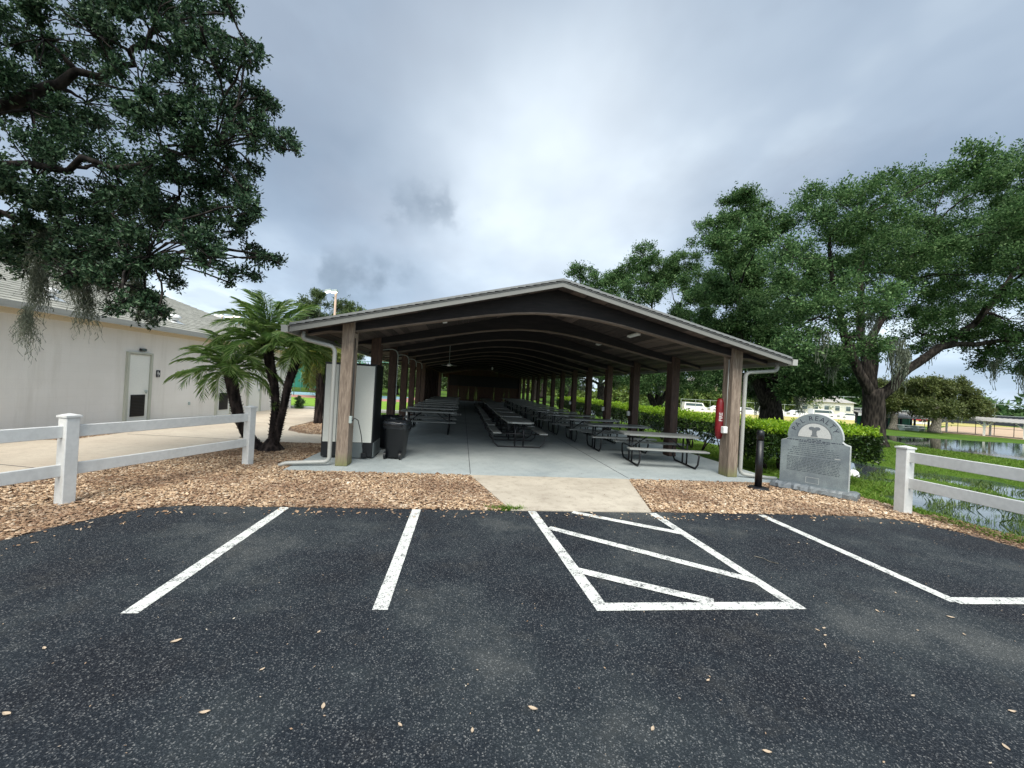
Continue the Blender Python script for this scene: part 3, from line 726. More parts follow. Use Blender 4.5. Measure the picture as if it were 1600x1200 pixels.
for k in range(0, 9):
    put_table(-.98 + rr.uniform(-.04, .04), yy, rad(rr.uniform(-2, 1.5)), '%s picnic table from the front in the left row by the vending machine side' % ordn[k]); yy += 1.68
yy = 10.95
for k in range(0, 9):
    put_table(1.52 + rr.uniform(-.03, .03), yy, rad(90 + rr.uniform(-1.5, 1.5)), '%s picnic table from the front in the middle row set end to end lengthwise' % ordn[k]); yy += 1.95

# ------------------------------------------------------------------ vending machine, bins
vm = empty('vending_machine', (-2.18, 8.55, .03), rad(1.0)); tag(vm, 'tall vending machine with cream back panel and black frame behind front left post', 'vending machine')
MB().box((0, .02, .93), (.96, .78, 1.80), bev=.012).build('cabinet', M['blackpl'], vm)
MB().box((-.335, -.378, 1.07), (.235, .014, 1.50)).build('back_panel', M['panel'], vm)
MB().box((.125, -.378, 1.07), (.66, .014, 1.50)).build('back_panel', M['panel'], vm)
MB().box((.05, -.377, .165), (.50, .012, .29)).build('vent_panel', M['greypl'], vm)
MB().box((.0, .02, 1.845), (.97, .79, .03), bev=.006).build('top_cover', M['blackpl'], vm)
MB().box((.47, .02, .17), (.05, .70, .28)).build('kick_plate', M['greypl'], vm)
MB().box((.33, -.40, .07), (.10, .05, .10), bev=.01).build('power_inlet', M['blackpl'], vm)
ob = empty('outlet_box', (-1.935, 7.44, .86)); tag(ob, 'grey outlet box on the side of the front left post with black cable', 'outlet box')
MB().box((0, 0, 0), (.05, .07, .13), bev=.008).build('box', M['elec'], ob)
MB().tube([(0, 0, .05), (.005, .01, .6), (0, .02, 1.45)], .008, 6).build('conduit_pipe', M['black'], ob, True)
MB().tube([(.02, 0, -.03), (.06, .02, .03), (.10, .12, -.02), (.11, .35, -.3), (.12, .5, -.6), (.22, .62, -.78), (.10, .70, -.80)], .008, 6).build('cable', M['black'], ob, True)
def make_bin(lab, loc, rz):
    t = empty('trash_can', loc, rz); tag(t, lab, 'trash can')
    n = 28
    def ring(a, b, z, k=4.0):
        o = []
        for i in range(n):
            g = 2 * math.pi * i / n; c, s = math.cos(g), math.sin(g)
            o.append((a * math.copysign(abs(c) ** (2 / k), c), b * math.copysign(abs(s) ** (2 / k), s), z))
        return o
    def skin(rings, name, mat, cap=True):
        mb = MB(); vs = [p for r in rings for p in r]; m = len(rings)
        fs = [(i * n + k, i * n + (k + 1) % n, (i + 1) * n + (k + 1) % n, (i + 1) * n + k) for i in range(m - 1) for k in range(n)]
        if cap: fs += [tuple(range(n - 1, -1, -1))]
        mb.add(vs, fs); return mb.build(name, mat, t, True)
    skin([ring(.17, .19, .03), ring(.175, .20, .05), ring(.225, .25, .66), ring(.235, .26, .67), ring(.235, .26, .70), ring(.215, .24, .70), ring(.16, .18, .1)], 'bin_body', M['blackpl'])
    rg = random.Random(4)
    def wob(r, a): return [(x * (1 + rg.uniform(-a, a)), y * (1 + rg.uniform(-a, a)), z + rg.uniform(-.02, .02)) for x, y, z in r]
    skin([wob(ring(.232, .257, .60), .03), wob(ring(.245, .272, .66), .02), ring(.250, .275, .715), wob(ring(.240, .262, .755), .02), wob(ring(.21, .235, .75), .03), wob(ring(.19, .21, .62), .05)], 'bin_liner', M['bag'], False)
    for s in (-1, 1): MB().lathe([(.02, -.02), (.075, -.02), (.075, .02), (.02, .02)], (s * .15, .20, .075), 16, 'x').build('wheel', M['blackpl'], t)
    MB().tube([(-.17, .26, .68), (-.17, .33, .70), (.17, .33, .70), (.17, .26, .68)], .014, 8).build('handle', M['blackpl'], t, True)
    return t
make_bin('black wheeled trash can with bin liner at the pavilion front', (-1.27, 8.42, .03), rad(172))
make_bin('dark trash can mostly hidden behind the front trash can', (-1.62, 9.55, .03), rad(165))

# ------------------------------------------------------------------ things on the front right post
ex = empty('extinguisher_cover', (5.31, 7.74, 1.18)); tag(ex, 'red fire extinguisher cover with white lettering on front right post', 'extinguisher cover')
MB().lathe([(.0, -.44), (.045, -.42), (.075, -.36), (.085, -.2), (.085, .22), (.075, .34), (.05, .40), (0, .41)], n=18).build('cover', M['red'], ex, True)
def text_mesh(txt, size, mat, parent, mtx, name='lettering', depth=.003, font_scale=(1, 1)):
    cu = bpy.data.curves.new(name, 'FONT'); cu.body = txt; cu.size = size; cu.align_x = 'CENTER'; cu.align_y = 'CENTER'; cu.extrude = depth
    tmp = bpy.data.objects.new(name + '_curve', cu); COL.objects.link(tmp)
    bpy.context.view_layer.update()
    dg = bpy.context.evaluated_depsgraph_get(); me = bpy.data.meshes.new_from_object(tmp.evaluated_get(dg))
    bpy.data.objects.remove(tmp); bpy.data.curves.remove(cu)
    me.transform(mtx); me.materials.clear(); me.materials.append(mat)
    o = bpy.data.objects.new(name, me); COL.objects.link(o); o.parent = parent; return o
text_mesh('FIRE', .10, M['white'], ex, Matrix.Translation((-.03, -.083, .03)) @ Matrix.Rotation(rad(-12), 4, 'Z') @ Matrix.Rotation(rad(90), 4, 'X') @ Matrix.Rotation(rad(90), 4, 'Z'))
ob = empty('outlet_box', (5.27, 7.52, .96)); tag(ob, 'white weatherproof outlet box below the red extinguisher cover', 'outlet box')
MB().box((0, 0, 0), (.10, .09, .14), bev=.012).build('box', M['white'], ob)
MB().box((-.01, -.05, 0), (.08, .014, .12), bev=.006).build('cover_flap', M['white'], ob)
MB().tube([(.045, .02, .06), (.045, .02, 1.42)], .010, 8).build('conduit_pipe', M['gutter'], ob, True)
for (i, lb) in ((2, 'third'), (3, 'fourth'), (5, 'sixth')):
    o = MB().box((0, 0, 0), (.09, .10, .15), bev=.012).build('outlet_box', M['white']); o.location = (PX1 - .16, PY0 + BAY * i, .95)
    tag(o, 'white outlet box low on the %s right post' % lb, 'outlet box', 'outlet boxes on the right posts')

# ------------------------------------------------------------------ bollard / ash receptacle
bo = empty('ash_receptacle', (5.33, 6.60, .015)); tag(bo, 'slim black smoking post with round base beside the granite monument', 'ash receptacle')
MB().lathe([(0, 0), (.175, 0), (.18, .015), (.17, .03), (.06, .045), (0, .045)], n=32).build('base', M['black'], bo, True)
MB().lathe([(.058, .04), (.058, .86), (0, .86)], n=24).build('post', M['black'], bo, True)
MB().lathe([(.05, .86), (.052, .885), (.062, .89), (.062, 1.0), (.05, 1.04), (0, 1.05)], n=24).build('cap', M['blackpl'], bo, True)

# ------------------------------------------------------------------ granite monument
d = Vector((.58, -.79, 0)).normalized(); rz = math.atan2(d.y, d.x)
mo = empty('granite_monument', (6.19 + .06, 6.385 + .045, 0.0), rz)
tag(mo, 'grey granite monument with arched top reading PAL REALTY beside the hedge', 'monument')
def slab_outline():
    w = .49; pts = [(-w, .12), (w, .12), (w, .88), (w - .005, .90)]
    for k in range(7):
        a = k / 6 * math.pi / 2; pts.append((w - .11 + .0 + .105 * (1 - math.sin(a)), .90 + .075 * (1 - math.cos(a)) * 1.0))
    pts += [(.40, .985)]
    for k in range(25):
        a = k / 24 * math.pi; pts.append((.395 * math.cos(a), .985 + .42 * math.sin(a)))
    pts += [(-.40, .985)]
    for k in range(6, -1, -1):
        a = k / 6 * math.pi / 2; pts.append((-(w - .11 + .105 * (1 - math.sin(a))), .90 + .075 * (1 - math.cos(a))))
    pts += [(-w + .005, .90), (-w, .88)]
    return pts
MB().prism(slab_outline(), -.085, .085).build('tablet', M['granite'], mo)
rim = [(x * 1.008, z * 1.0 + (.006 if z > .9 else 0)) for x, z in slab_outline()]
MB().prism(rim, -.070, .070).build('sawn_edge', M['granite_light'], mo)
# rock pitched base
rb = random.Random(8); nb = 26; vs = []; fs = []
sec = [(-.16, -.03), (-.20, .045), (-.18, .105), (-.14, .142), (.14, .142), (.18, .10), (.19, .04), (.16, -.03)]
for i in range(nb + 1):
    x = -.62 + 1.24 * i / nb; e = 1 if 0 < i < nb else .86
    for (yy_, z_) in sec: vs.append((x + rb.uniform(-.01, .01), yy_ * e + rb.uniform(-.02, .02), max(-.03, z_ * (1 if 0 < i < nb else .85) + (rb.uniform(-.010, .004) if z_ > .1 else rb.uniform(-.01, .01)))))
k8 = len(sec)
for i in range(nb):
    for k in range(k8): fs.append((i * k8 + k, i * k8 + (k + 1) % k8, (i + 1) * k8 + (k + 1) % k8, (i + 1) * k8 + k))
fs += [tuple(range(k8)), tuple(nb * k8 + k for k in range(k8 - 1, -1, -1))]
MB().add(vs, fs).build('rock_base', M['granite_rough'], mo)
# light half round inset and emblem
hp = [(.235 * math.cos(k / 24 * math.pi), .990 + .245 * math.sin(k / 24 * math.pi)) for k in range(25)]
ins = MB().prism(hp, -.090, -.080).build('emblem_panel', M['granite_light'], mo)
rimp = [(.255 * math.cos(k / 24 * math.pi), .988 + .265 * math.sin(k / 24 * math.pi)) for k in range(25)]
MB().prism(rimp, -.0875, -.080).build('panel_border', M['granite_rough'], mo)
em = MB()
def blob(cx, cz, rx, rz_, n=16): return [(cx + rx * math.cos(2 * math.pi * k / n), cz + rz_ * math.sin(2 * math.pi * k / n)) for k in range(n)]
em.prism(blob(-.040, 1.148, .045, .030), -.0935, -.089); em.prism(blob(.040, 1.148, .045, .030), -.0940, -.089); em.prism(blob(0, 1.135, .055, .022), -.0945, -.089)
em.prism([(-.035, 1.03), (.035, 1.03), (.03, 1.09), (.042, 1.13), (-.042, 1.13), (-.03, 1.09)], -.0930, -.089)
em.prism([(-.05, 1.005), (.05, 1.005), (.045, 1.03), (-.045, 1.03)], -.0933, -.089)
em.build('emblem', M['granite_rough'], mo)
chars = [('P', 157), ('A', 141), ('L', 125), ('R', 101), ('E', 86), ('A', 71), ('L', 56), ('T', 41), ('Y', 25)]
for ch, a in chars:
    r_ = .318; x, z = r_ * math.cos(rad(a)), .990 + (r_ * 1.05) * math.sin(rad(a))
    mt = Matrix.Translation((x, -.0855, z)) @ Matrix.Rotation(rad(90), 4, 'X') @ Matrix.Rotation(rad(a - 90), 4, 'Z')
    text_mesh(ch, .115, M['engrave'], mo, mt, 'lettering', .0015)
# engraved rows, too small to read: short word-like marks
def row(z, x0, x1, h, mat, seed, nm):
    r0 = random.Random(seed); mb = MB(); x = x0
    while x < x1:
        w = r0.uniform(.02, .065); w = min(w, x1 - x)
        if w > .006: mb.box((x + w / 2, -.0858, z + r0.uniform(-.001, .001)), (w * .94, .002, h * r0.uniform(.75, 1.1)))
        x += w + r0.uniform(.006, .013)
    return mb
mb = MB()
def merge(a, b): a.add(b.v, b.f)
for k, (z, x0, x1) in enumerate(((.952, -.10, .10), (.925, -.40, .42), (.900, -.22, .22))): merge(mb, row(z, x0, x1, .013, None, k, ''))
mb.build('heading_rows', M['engrave'], mo)
z = .865; k = 10
for (n, x0, x1) in ((2, -.24, .20), (2, -.33, .35), (3, -.39, .39)):
    for _ in range(n): row(z, x0 + random.Random(k).uniform(0, .04), x1 - random.Random(k + 50).uniform(0, .08), .0095, None, k, '').build('text_row', M['engrave2'], mo); z -= .034; k += 1
z -= .012
for _ in range(10): row(z, -.39, .39 - random.Random(k).uniform(0, .03), .0095, None, k, '').build('text_row', M['engrave2'], mo); z -= .0265; k += 1

fr = MB()
for (cx, cz, w, h) in ((0, .285, .19, .004), (0, .185, .19, .004), (-.093, .235, .004, .1), (.093, .235, .004, .1)): fr.box((cx, -.0865, cz), (w, .003, h))
fr.build('plate_border', M['granite_light'], mo)
MB().box((.335, -.0865, .66), (.08, .003, .010)).build('light_bar', M['granite_light'], mo)

# ------------------------------------------------------------------ fences
def fence(name, posts, rails_z, railh, ph, label, pw=.125, tail=None):
    t = empty(name, (*posts[0], 0)); tag(t, label, 'fence'); O = Vector((*posts[0], 0))
    dirv = (Vector(posts[-1]) - Vector(posts[0])).normalized(); a = math.atan2(dirv.y, dirv.x); R = Matrix.Rotation(a, 3, 'Z')
    for p in posts:
        if p == 'x': continue
        q = Vector((*p, 0)) - O
        z0 = zg(*p) if p[0] > 7.2 else 0
        o = MB().box((0, 0, ph / 2 - .1 + z0), (pw, pw, ph + .2), R, bev=.006).build('post', M['whitevinyl'], t, loc=q)
        c = MB(); h = pw / 2 + .012; zt_ = ph + z0
        vs = [R @ Vector(v) for v in ((-h, -h, 0), (h, -h, 0), (h, h, 0), (-h, h, 0), (-h, -h, .022), (h, -h, .022), (h, h, .022), (-h, h, .022), (0, 0, .045))]
        c.add([(v.x, v.y, v.z + zt_) for v in vs], [(3, 2, 1, 0), (0, 1, 5, 4), (1, 2, 6, 5), (2, 3, 7, 6), (3, 0, 4, 7), (4, 5, 8), (5, 6, 8), (6, 7, 8), (7, 4, 8)])
        c.build('post_cap', M['whitevinyl'], o)
    for i in range(len(posts) - 1):
        A = Vector((*posts[i], 0)) - O; B = Vector((*posts[i + 1], 0)) - O
        for z in rails_z:
            c = (A + B) / 2; L = (B - A).length
            MB().box((c.x, c.y, z), (L - .02, .038, railh), R, bev=.005).build('rail', M['whitevinyl'], t)
    return t
dv = Vector((.75, 2.36)).normalized()
p2 = Vector((-3.60, 7.44)); p1 = Vector((-4.36, 5.10)); sp = (p2 - p1)
fence('rail_fence', [tuple(p2), tuple(p1), tuple(p1 - sp), tuple(p1 - sp * 2)], (.83, .40), .135, .99, 'white two rail vinyl fence on the left, in front of the palm')
q0 = Vector((6.71, 5.33)); dq = Vector((.03, -1)).normalized()
fence('rail_fence', [tuple(q0), tuple(q0 + dq * 2.42), tuple(q0 + dq * 4.84)], (.865, .475), .155, .985, 'white two rail vinyl fence on the right, beside the flooded ditch', .15)
pm = MB()
# ------------------------------------------------------------------ vegetation
def crown_points(rng, clumps, total, sub=16, subr=.42, flat=.7, grow=1.0):
    """leaf sprig centres: clumps > flattened sub-clumps, with air between them"""
    clumps = [[*c[:3], c[3] * grow] for c in clumps]; w = np.array([c[3] ** 1.75 for c in clumps]); w = w / w.sum(); P_ = []; D_ = []
    for c, ww in zip(clumps, w):
        n = int(total * ww); C = np.array(c[:3]); R = c[3]
        ns_ = max(4, int(sub * (.6 + rng.random() * .6)))
        dirs = rng.normal(0, 1, (ns_, 3)); dirs /= np.linalg.norm(dirs, axis=1, keepdims=True)
        rr_ = rng.uniform(.35, 1.0, (ns_, 1)) ** .6
        sc = C + dirs * rr_ * R * np.array([1, 1, .8])
        sr = R * subr * rng.uniform(.55, 1.25, ns_)
        k = rng.integers(0, ns_, n)
        g = rng.normal(0, .5, (n, 3)); P_.append(sc[k] + g * sr[k][:, None] * np.array([1, 1, flat])); D_.append((sc[k] - C) / R + g * .5)
    return np.concatenate(P_), np.concatenate(D_)
def sprig_leaves(rng, P_, D_, per, spread, ll, lw, up=.15):
    n = len(P_); d = D_ + rng.normal(0, .5, P_.shape); d[:, 2] += up; d /= np.linalg.norm(d, axis=1, keepdims=True) + 1e-6
    C = np.repeat(P_, per, 0); d = np.repeat(d, per, 0); m = len(C)
    C = C + d * rng.uniform(-1, 1, (m, 1)) * spread + rng.normal(0, spread * .22, (m, 3))
    l = d * .8 + rng.normal(0, .75, (m, 3)); l /= np.linalg.norm(l, axis=1, keepdims=True)
    s_ = np.cross(l, rng.normal(0, 1, (m, 3)) * .8 + np.array([0, 0, 1.2])); s_ /= np.linalg.norm(s_, axis=1, keepdims=True) + 1e-6
    L = ll * rng.uniform(.6, 1.25, (m, 1)); W = lw * rng.uniform(.7, 1.2, (m, 1))
    nrm = np.cross(l, s_)
    V = np.stack([C, C + l * L * .45 + s_ * W * .5 + nrm * W * .12, C + l * L, C + l * L * .45 - s_ * W * .5 + nrm * W * .12], 1)
    return V
def limb(mb, a, b, r0, r1, rng, sag=.12, n=7, sides=7):
    a = Vector(a); b = Vector(b); L = (b - a).length; pts = []; off = Vector((rng.normal(0, 1), rng.normal(0, 1), rng.normal(0, .5))) * L * .06
    for i in range(n + 1):
        t = i / n; p = a.lerp(b, t) + off * math.sin(t * math.pi) + Vector((0, 0, sag * L * math.sin(t * math.pi) * .6))
        p += Vector(rng.normal(0, 1, 3)) * L * .012 * (0 < i < n)
        pts.append(p)
    mb.tube(pts, [r0 + (r1 - r0) * (i / n) ** .8 for i in range(n + 1)], sides); return pts
def tree(name, label, base, r, fork, clumps, nsprig, per, spread, ll, lw, leafm, barkm, seed, group=None, limbs=None, moss=None, twigs=5, cat='tree', sub=16, limb_r=None, lean=(0, 0), flat=.7, subr=.42, grow=1.0):
    rng = np.random.default_rng(seed); t = empty(name, base); tag(t, label, cat, group); B = Vector(base)
    mb = MB(); F = Vector(fork)
    k = 9; pts = []; rs = []
    for i in range(k + 1):
        u = i / k; p = B.lerp(F, u) + Vector((math.sin(u * 3) * r * .3, math.cos(u * 2.3) * r * .15, 0)) * (u > 0); pts.append(p)
        rs.append(r * (1.0 + .55 * math.exp(-u * 7) - .18 * u))
    pts[0].z -= .15
    mb.tube(pts, rs, 14)
    ends = []
    if limbs:
        for pth, ra, rb_ in limbs:
            pp = [Vector(p) for p in pth]; n = len(pp); fine = []
            for i in range(n - 1):
                for j in range(4): fine.append(pp[i].lerp(pp[i + 1], j / 4) + Vector(rng.normal(0, 1, 3)) * .04)
            fine.append(pp[-1]); m = len(fine)
            mb.tube(fine, [ra + (rb_ - ra) * i / (m - 1) for i in range(m)], 9); ends += [(fine[i], ra + (rb_ - ra) * i / (m - 1)) for i in range(m // 3, m)]
    if not ends: ends = [(F, r * .6)]
    lr = limb_r or r * .32
    for c in clumps:
        C = Vector(c[:3]); e = min(ends, key=lambda q: (q[0] - C).length + (2.0 if q[0].z > C.z + .5 else 0))
        rr0 = min(e[1] * .75, lr); limb(mb, e[0], C, rr0, max(.012, rr0 * .25), rng)
        for _ in range(twigs):
            dd = rng.normal(0, 1, 3); dd /= np.linalg.norm(dd); q = C + Vector(dd * c[3] * .9)
            limb(mb, C, q, max(.010, rr0 * .25), .006, rng, .0, 4, 5)
    mb.build('trunk', barkm, t, True).matrix_parent_inverse = Matrix.Translation(-B)
    P_, D_ = crown_points(rng, clumps, nsprig, sub, flat=flat, subr=subr, grow=grow)
    V = sprig_leaves(rng, P_, D_, per, spread, ll, lw)
    np_mesh('crown', V, len(V), 4, leafm, t).matrix_parent_inverse = Matrix.Translation(-B)
    if moss:
        V = moss_strands(rng, moss, 1.0 if B.y < 10 and B.x < 0 else 5.0)
        np_mesh('hanging_moss', V, len(V), 4, M['moss'], t).matrix_parent_inverse = Matrix.Translation(-B)
    return t
def moss_strands(rng, items, mw=None):
    """items: (x, y, z_top, length, radius, strands): curly fibres hanging in a tapering beard"""
    out = []
    for (x, y, z, L, R, n) in items:
        seg = 14
        a = rng.uniform(0, 6.28, n); r = R * np.sqrt(rng.random(n)); x0 = x + r * np.cos(a); y0 = y + r * np.sin(a)
        ln = L * rng.uniform(.3, 1, n) * (1 - .5 * r / R); dx = rng.normal(0, .035, n); dy = rng.normal(0, .035, n)
        px = np.zeros((n, seg + 1, 3)); u = np.linspace(0, 1, seg + 1)
        drift = rng.normal(0, .016, (n, seg + 1, 2)).cumsum(1)
        taper = (1 - .55 * u)[None, :]
        px[:, :, 0] = x + (x0 - x)[:, None] * taper + dx[:, None] * u + drift[:, :, 0]
        px[:, :, 1] = y + (y0 - y)[:, None] * taper + dy[:, None] * u + drift[:, :, 1]
        px[:, :, 2] = z + rng.uniform(-.05, .15, n)[:, None] - ln[:, None] * u
        w = rng.uniform(.0014, .0034, (n, 1, 1)) * (mw if mw else 1); th = rng.uniform(0, 6.28, (n, seg, 1))
        s_ = np.concatenate([np.cos(th), np.sin(th), rng.normal(0, .8, (n, seg, 1))], -1) * w
        A, B = px[:, :-1], px[:, 1:]
        out.append(np.stack([A - s_, A + s_, B + s_, B - s_], 2).reshape(-1, 4, 3))
    return np.concatenate(out)
OAK1 = [[10.9,12.4,6.5,1.08],[14.8,16.9,6.3,1.33],[15.9,16.4,10.6,1.22],[13.9,13.1,8.6,1.17],[17.1,14.7,10.5,1.11],[14.3,14.4,7.5,1.4],[17.8,15.7,8.4,1.55],[21.2,16.6,9.7,1.51],[11.5,12.1,4.4,0.85],[12.7,11.7,5.0,1.05],[20.6,16.9,7.0,1.53],[19.5,14.3,7.2,1.32],[22.0,16.4,11.9,1.36],[16.1,11.5,9.7,0.81],[21.5,14.3,11.1,1.21],[25.7,16.1,13.2,1.22],[19.9,13.0,8.5,1.22],[29.3,17.6,11.9,1.84],[25.9,17.3,8.2,1.62],[19.4,11.7,6.4,1.11],[20.6,11.7,7.7,1.35],[19.4,15.0,4.8,0.96],[24.9,17.5,6.0,1.3],[21.9,13.9,5.4,1.18],[22.0,12.9,4.8,1.23],[14.1,14.2,3.5,0.75],[10.4,11.7,3.3,0.57],[23.3,12.9,10.4,1.5],[21.6,14.3,4.0,0.59],[23.8,14.7,4.0,0.78],[14.7,13.0,3.8,0.51],[24.2,13.0,6.5,1.51],[18.7,18.7,7.9,1.49],[22.4,18.7,10.3,1.7],[27.0,19.2,10.9,1.78],[27.1,19.7,7.8,1.46],[31.6,19.7,12.7,1.87]]
OAK2 = [[18.3,25.1,14.6,1.3],[16.4,25.0,13.1,1.2],[13.3,18.8,9.6,1.23],[15.1,19.0,10.5,0.92],[16.8,24.2,9.6,1.87],[18.5,23.6,9.6,1.63],[16.6,23.1,6.9,1.79],[17.1,20.6,6.1,1.61],[14.7,22.6,5.5,1.47],[17.2,22.6,4.1,1.76],[19.5,22.5,3.6,1.49],[17.7,19.5,2.2,0.75],[14.8,21.4,2.8,0.81],[13.2,21.1,7.5,1.01],[18.4,23.5,2.6,1.01]]
OAK3 = [[14.1,31.2,12.9,1.04],[16.5,33.3,12.6,1.45],[18.1,32.1,13.2,1.41],[14.0,33.7,12.2,1.23],[18.0,33.9,11.2,2.0],[18.1,30.0,10.7,1.42],[13.2,29.6,9.5,1.48],[21.5,35.4,9.4,1.8],[17.4,31.3,7.8,1.32],[15.9,31.1,3.0,1.25],[21.8,36.5,3.7,1.73],[15.0,32.8,3.2,1.2],[19.8,35.4,5.1,1.49],[15.5,32.8,5.2,1.21],[13.0,34.0,11.3,1.24],[16.2,30.6,6.6,1.54]]
OAK4 = [[12.6,45.1,15.2,1.26],[14.4,44.2,14.3,1.31],[17.2,46.3,14.8,1.38],[14.1,44.6,12.6,1.61],[16.6,44.0,11.6,1.82],[16.3,46.3,4.0,1.68],[15.3,49.9,2.8,1.47],[19.5,49.1,3.5,1.63],[13.2,48.9,3.1,1.12],[16.6,45.0,5.8,1.64],[15.6,47.3,8.7,1.94]]
MID1 = [[62.0,51.2,2.4,1.86],[60.1,51.7,2.8,1.49],[64.9,51.9,3.4,1.89],[63.2,52.5,4.7,1.52],[61.0,51.7,1.2,1.12]]
MID2 = [[64.5,49.5,2.5,1.99],[66.9,49.6,4.5,2.19],[67.6,47.9,3.3,2.31],[68.7,46.8,2.0,1.57],[62.3,45.5,1.8,1.84],[64.0,48.8,4.8,1.43],[68.4,47.9,4.9,1.24],[74.5,49.3,1.5,1.11]]
BACK1 = [[-16.8,44.9,9.0,1.08],[-15.1,43.9,9.4,1.06],[-16.7,46.9,7.8,1.42],[-16.7,43.4,6.9,1.18],[-14.8,46.2,7.8,1.4]]
BACK2 = [[-14.6,50.4,10.0,1.07],[-14.4,54.8,10.3,1.0],[-13.8,49.8,8.1,1.52],[-16.2,53.2,7.2,1.62]]
NEARC = [[-5.8,6.1,5.9,0.64],[-5.0,5.9,5.9,0.58],[-3.9,5.3,5.7,0.42],[-4.6,7.0,7.2,0.36],[-3.1,5.0,5.3,0.22],[-6.0,6.2,5.0,0.69],[-6.1,7.1,5.7,0.8],[-3.9,5.2,4.8,0.49],[-4.1,6.3,5.7,0.46],[-3.7,6.4,6.2,0.28],[-2.7,5.1,5.3,0.14],[-3.2,5.9,5.3,0.28],[-3.2,6.6,5.8,0.18],[-5.7,6.0,4.0,0.63],[-5.5,6.7,4.5,0.71],[-3.8,5.4,4.3,0.5],[-3.4,5.5,4.7,0.41],[-2.7,5.3,4.5,0.22],[-2.8,6.2,5.0,0.2],[-3.0,7.1,5.4,0.1],[-5.5,6.4,3.5,0.58],[-5.2,6.8,3.9,0.58],[-3.9,5.9,3.9,0.47],[-3.9,6.7,4.6,0.42],[-2.7,5.2,3.6,0.16],[-3.2,5.7,3.6,0.27],[-3.2,6.5,3.4,0.19],[-3.0,6.7,3.4,0.1],[-3.1,6.0,3.0,0.12],[-3.3,5.2,3.1,0.32],[-4.0,5.6,3.0,0.36],[-4.2,5.5,2.6,0.3],[-4.0,5.7,2.4,0.2],[-5.6,6.9,3.0,0.34],[-4.8,5.5,2.7,0.22],[-6.9,7.0,3.4,0.29],[-6.7,7.0,3.0,0.22],[-3.0,5.1,2.9,0.19],[-3.2,5.9,2.9,0.08],[-6.8,6.1,5.4,0.76],[-5.5,5.0,3.7,0.62],[-6.3,6.0,3.1,0.41],[-6.9,7.1,7.8,0.89],[-4.2,5.3,6.3,0.6],[-4.2,6.4,7.3,0.46],[-3.1,5.3,6.1,0.09],[-3.6,6.3,6.8,0.08],[-4.7,7.1,3.0,0.18],[-3.8,5.5,2.3,0.09],[-3.8,5.0,2.3,0.11]]
RR = np.random.default_rng(77)
# near live oak, trunk just outside the left edge
nm_ = [(-5.72, 6.2, 3.3, 1.0, .09, 420), (-5.78, 6.2, 2.75, .85, .06, 300), (-5.88, 6.2, 2.2, .75, .035, 160), (-5.2, 6.1, 2.9, .75, .15, 600), (-5.14, 6.15, 2.5, .8, .05, 170), (-4.85, 6.0, 3.0, .5, .12, 260), (-4.35, 5.9, 2.65, .5, .10, 260), (-4.12, 5.9, 2.45, .42, .05, 130), (-5.5, 6.3, 3.0, .8, .04, 60), (-4.6, 6.2, 3.0, .5, .12, 220), (-4.9, 6.1, 2.75, .75, .03, 40)]
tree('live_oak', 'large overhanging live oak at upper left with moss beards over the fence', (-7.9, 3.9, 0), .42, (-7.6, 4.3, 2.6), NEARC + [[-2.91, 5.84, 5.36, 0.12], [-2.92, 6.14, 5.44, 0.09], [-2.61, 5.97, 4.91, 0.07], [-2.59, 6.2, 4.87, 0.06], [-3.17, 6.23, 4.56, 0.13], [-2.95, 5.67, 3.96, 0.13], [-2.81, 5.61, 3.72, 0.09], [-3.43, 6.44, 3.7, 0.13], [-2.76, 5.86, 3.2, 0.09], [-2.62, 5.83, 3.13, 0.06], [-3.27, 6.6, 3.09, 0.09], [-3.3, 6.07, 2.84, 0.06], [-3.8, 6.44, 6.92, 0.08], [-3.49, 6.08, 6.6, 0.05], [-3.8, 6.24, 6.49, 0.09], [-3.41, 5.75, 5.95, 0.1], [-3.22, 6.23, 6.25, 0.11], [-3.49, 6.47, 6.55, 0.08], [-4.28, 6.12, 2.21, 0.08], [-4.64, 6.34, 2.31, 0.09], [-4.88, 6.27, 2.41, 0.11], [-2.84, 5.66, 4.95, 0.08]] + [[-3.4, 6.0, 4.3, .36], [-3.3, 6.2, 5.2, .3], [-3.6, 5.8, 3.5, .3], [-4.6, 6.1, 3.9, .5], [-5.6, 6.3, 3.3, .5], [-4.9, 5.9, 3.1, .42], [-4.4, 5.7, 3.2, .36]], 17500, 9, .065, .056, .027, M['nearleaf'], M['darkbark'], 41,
     limbs=[([(-7.6, 4.3, 2.4), (-7.2, 5.2, 4.2), (-6.46, 6.2, 5.0), (-5.71, 6.3, 5.5), (-4.9, 6.3, 5.9), (-4.6, 6.2, 6.3)], .12, .02),
            ([(-7.6, 4.3, 2.4), (-6.9, 5.0, 3.6), (-5.6, 5.9, 4.1), (-4.4, 5.9, 4.3), (-3.3, 5.6, 4.5)], .075, .015),
            ([(-7.6, 4.3, 2.5), (-7.4, 4.6, 5), (-6.4, 5.4, 7.0)], .16, .06),
            ([(-6.9, 5.0, 3.6), (-6.2, 6.2, 3.5), (-5.2, 6.3, 3.3), (-4.2, 5.8, 3.0)], .05, .012)],
     moss=nm_, twigs=9, limb_r=.05, sub=24, flat=.8, subr=.25)
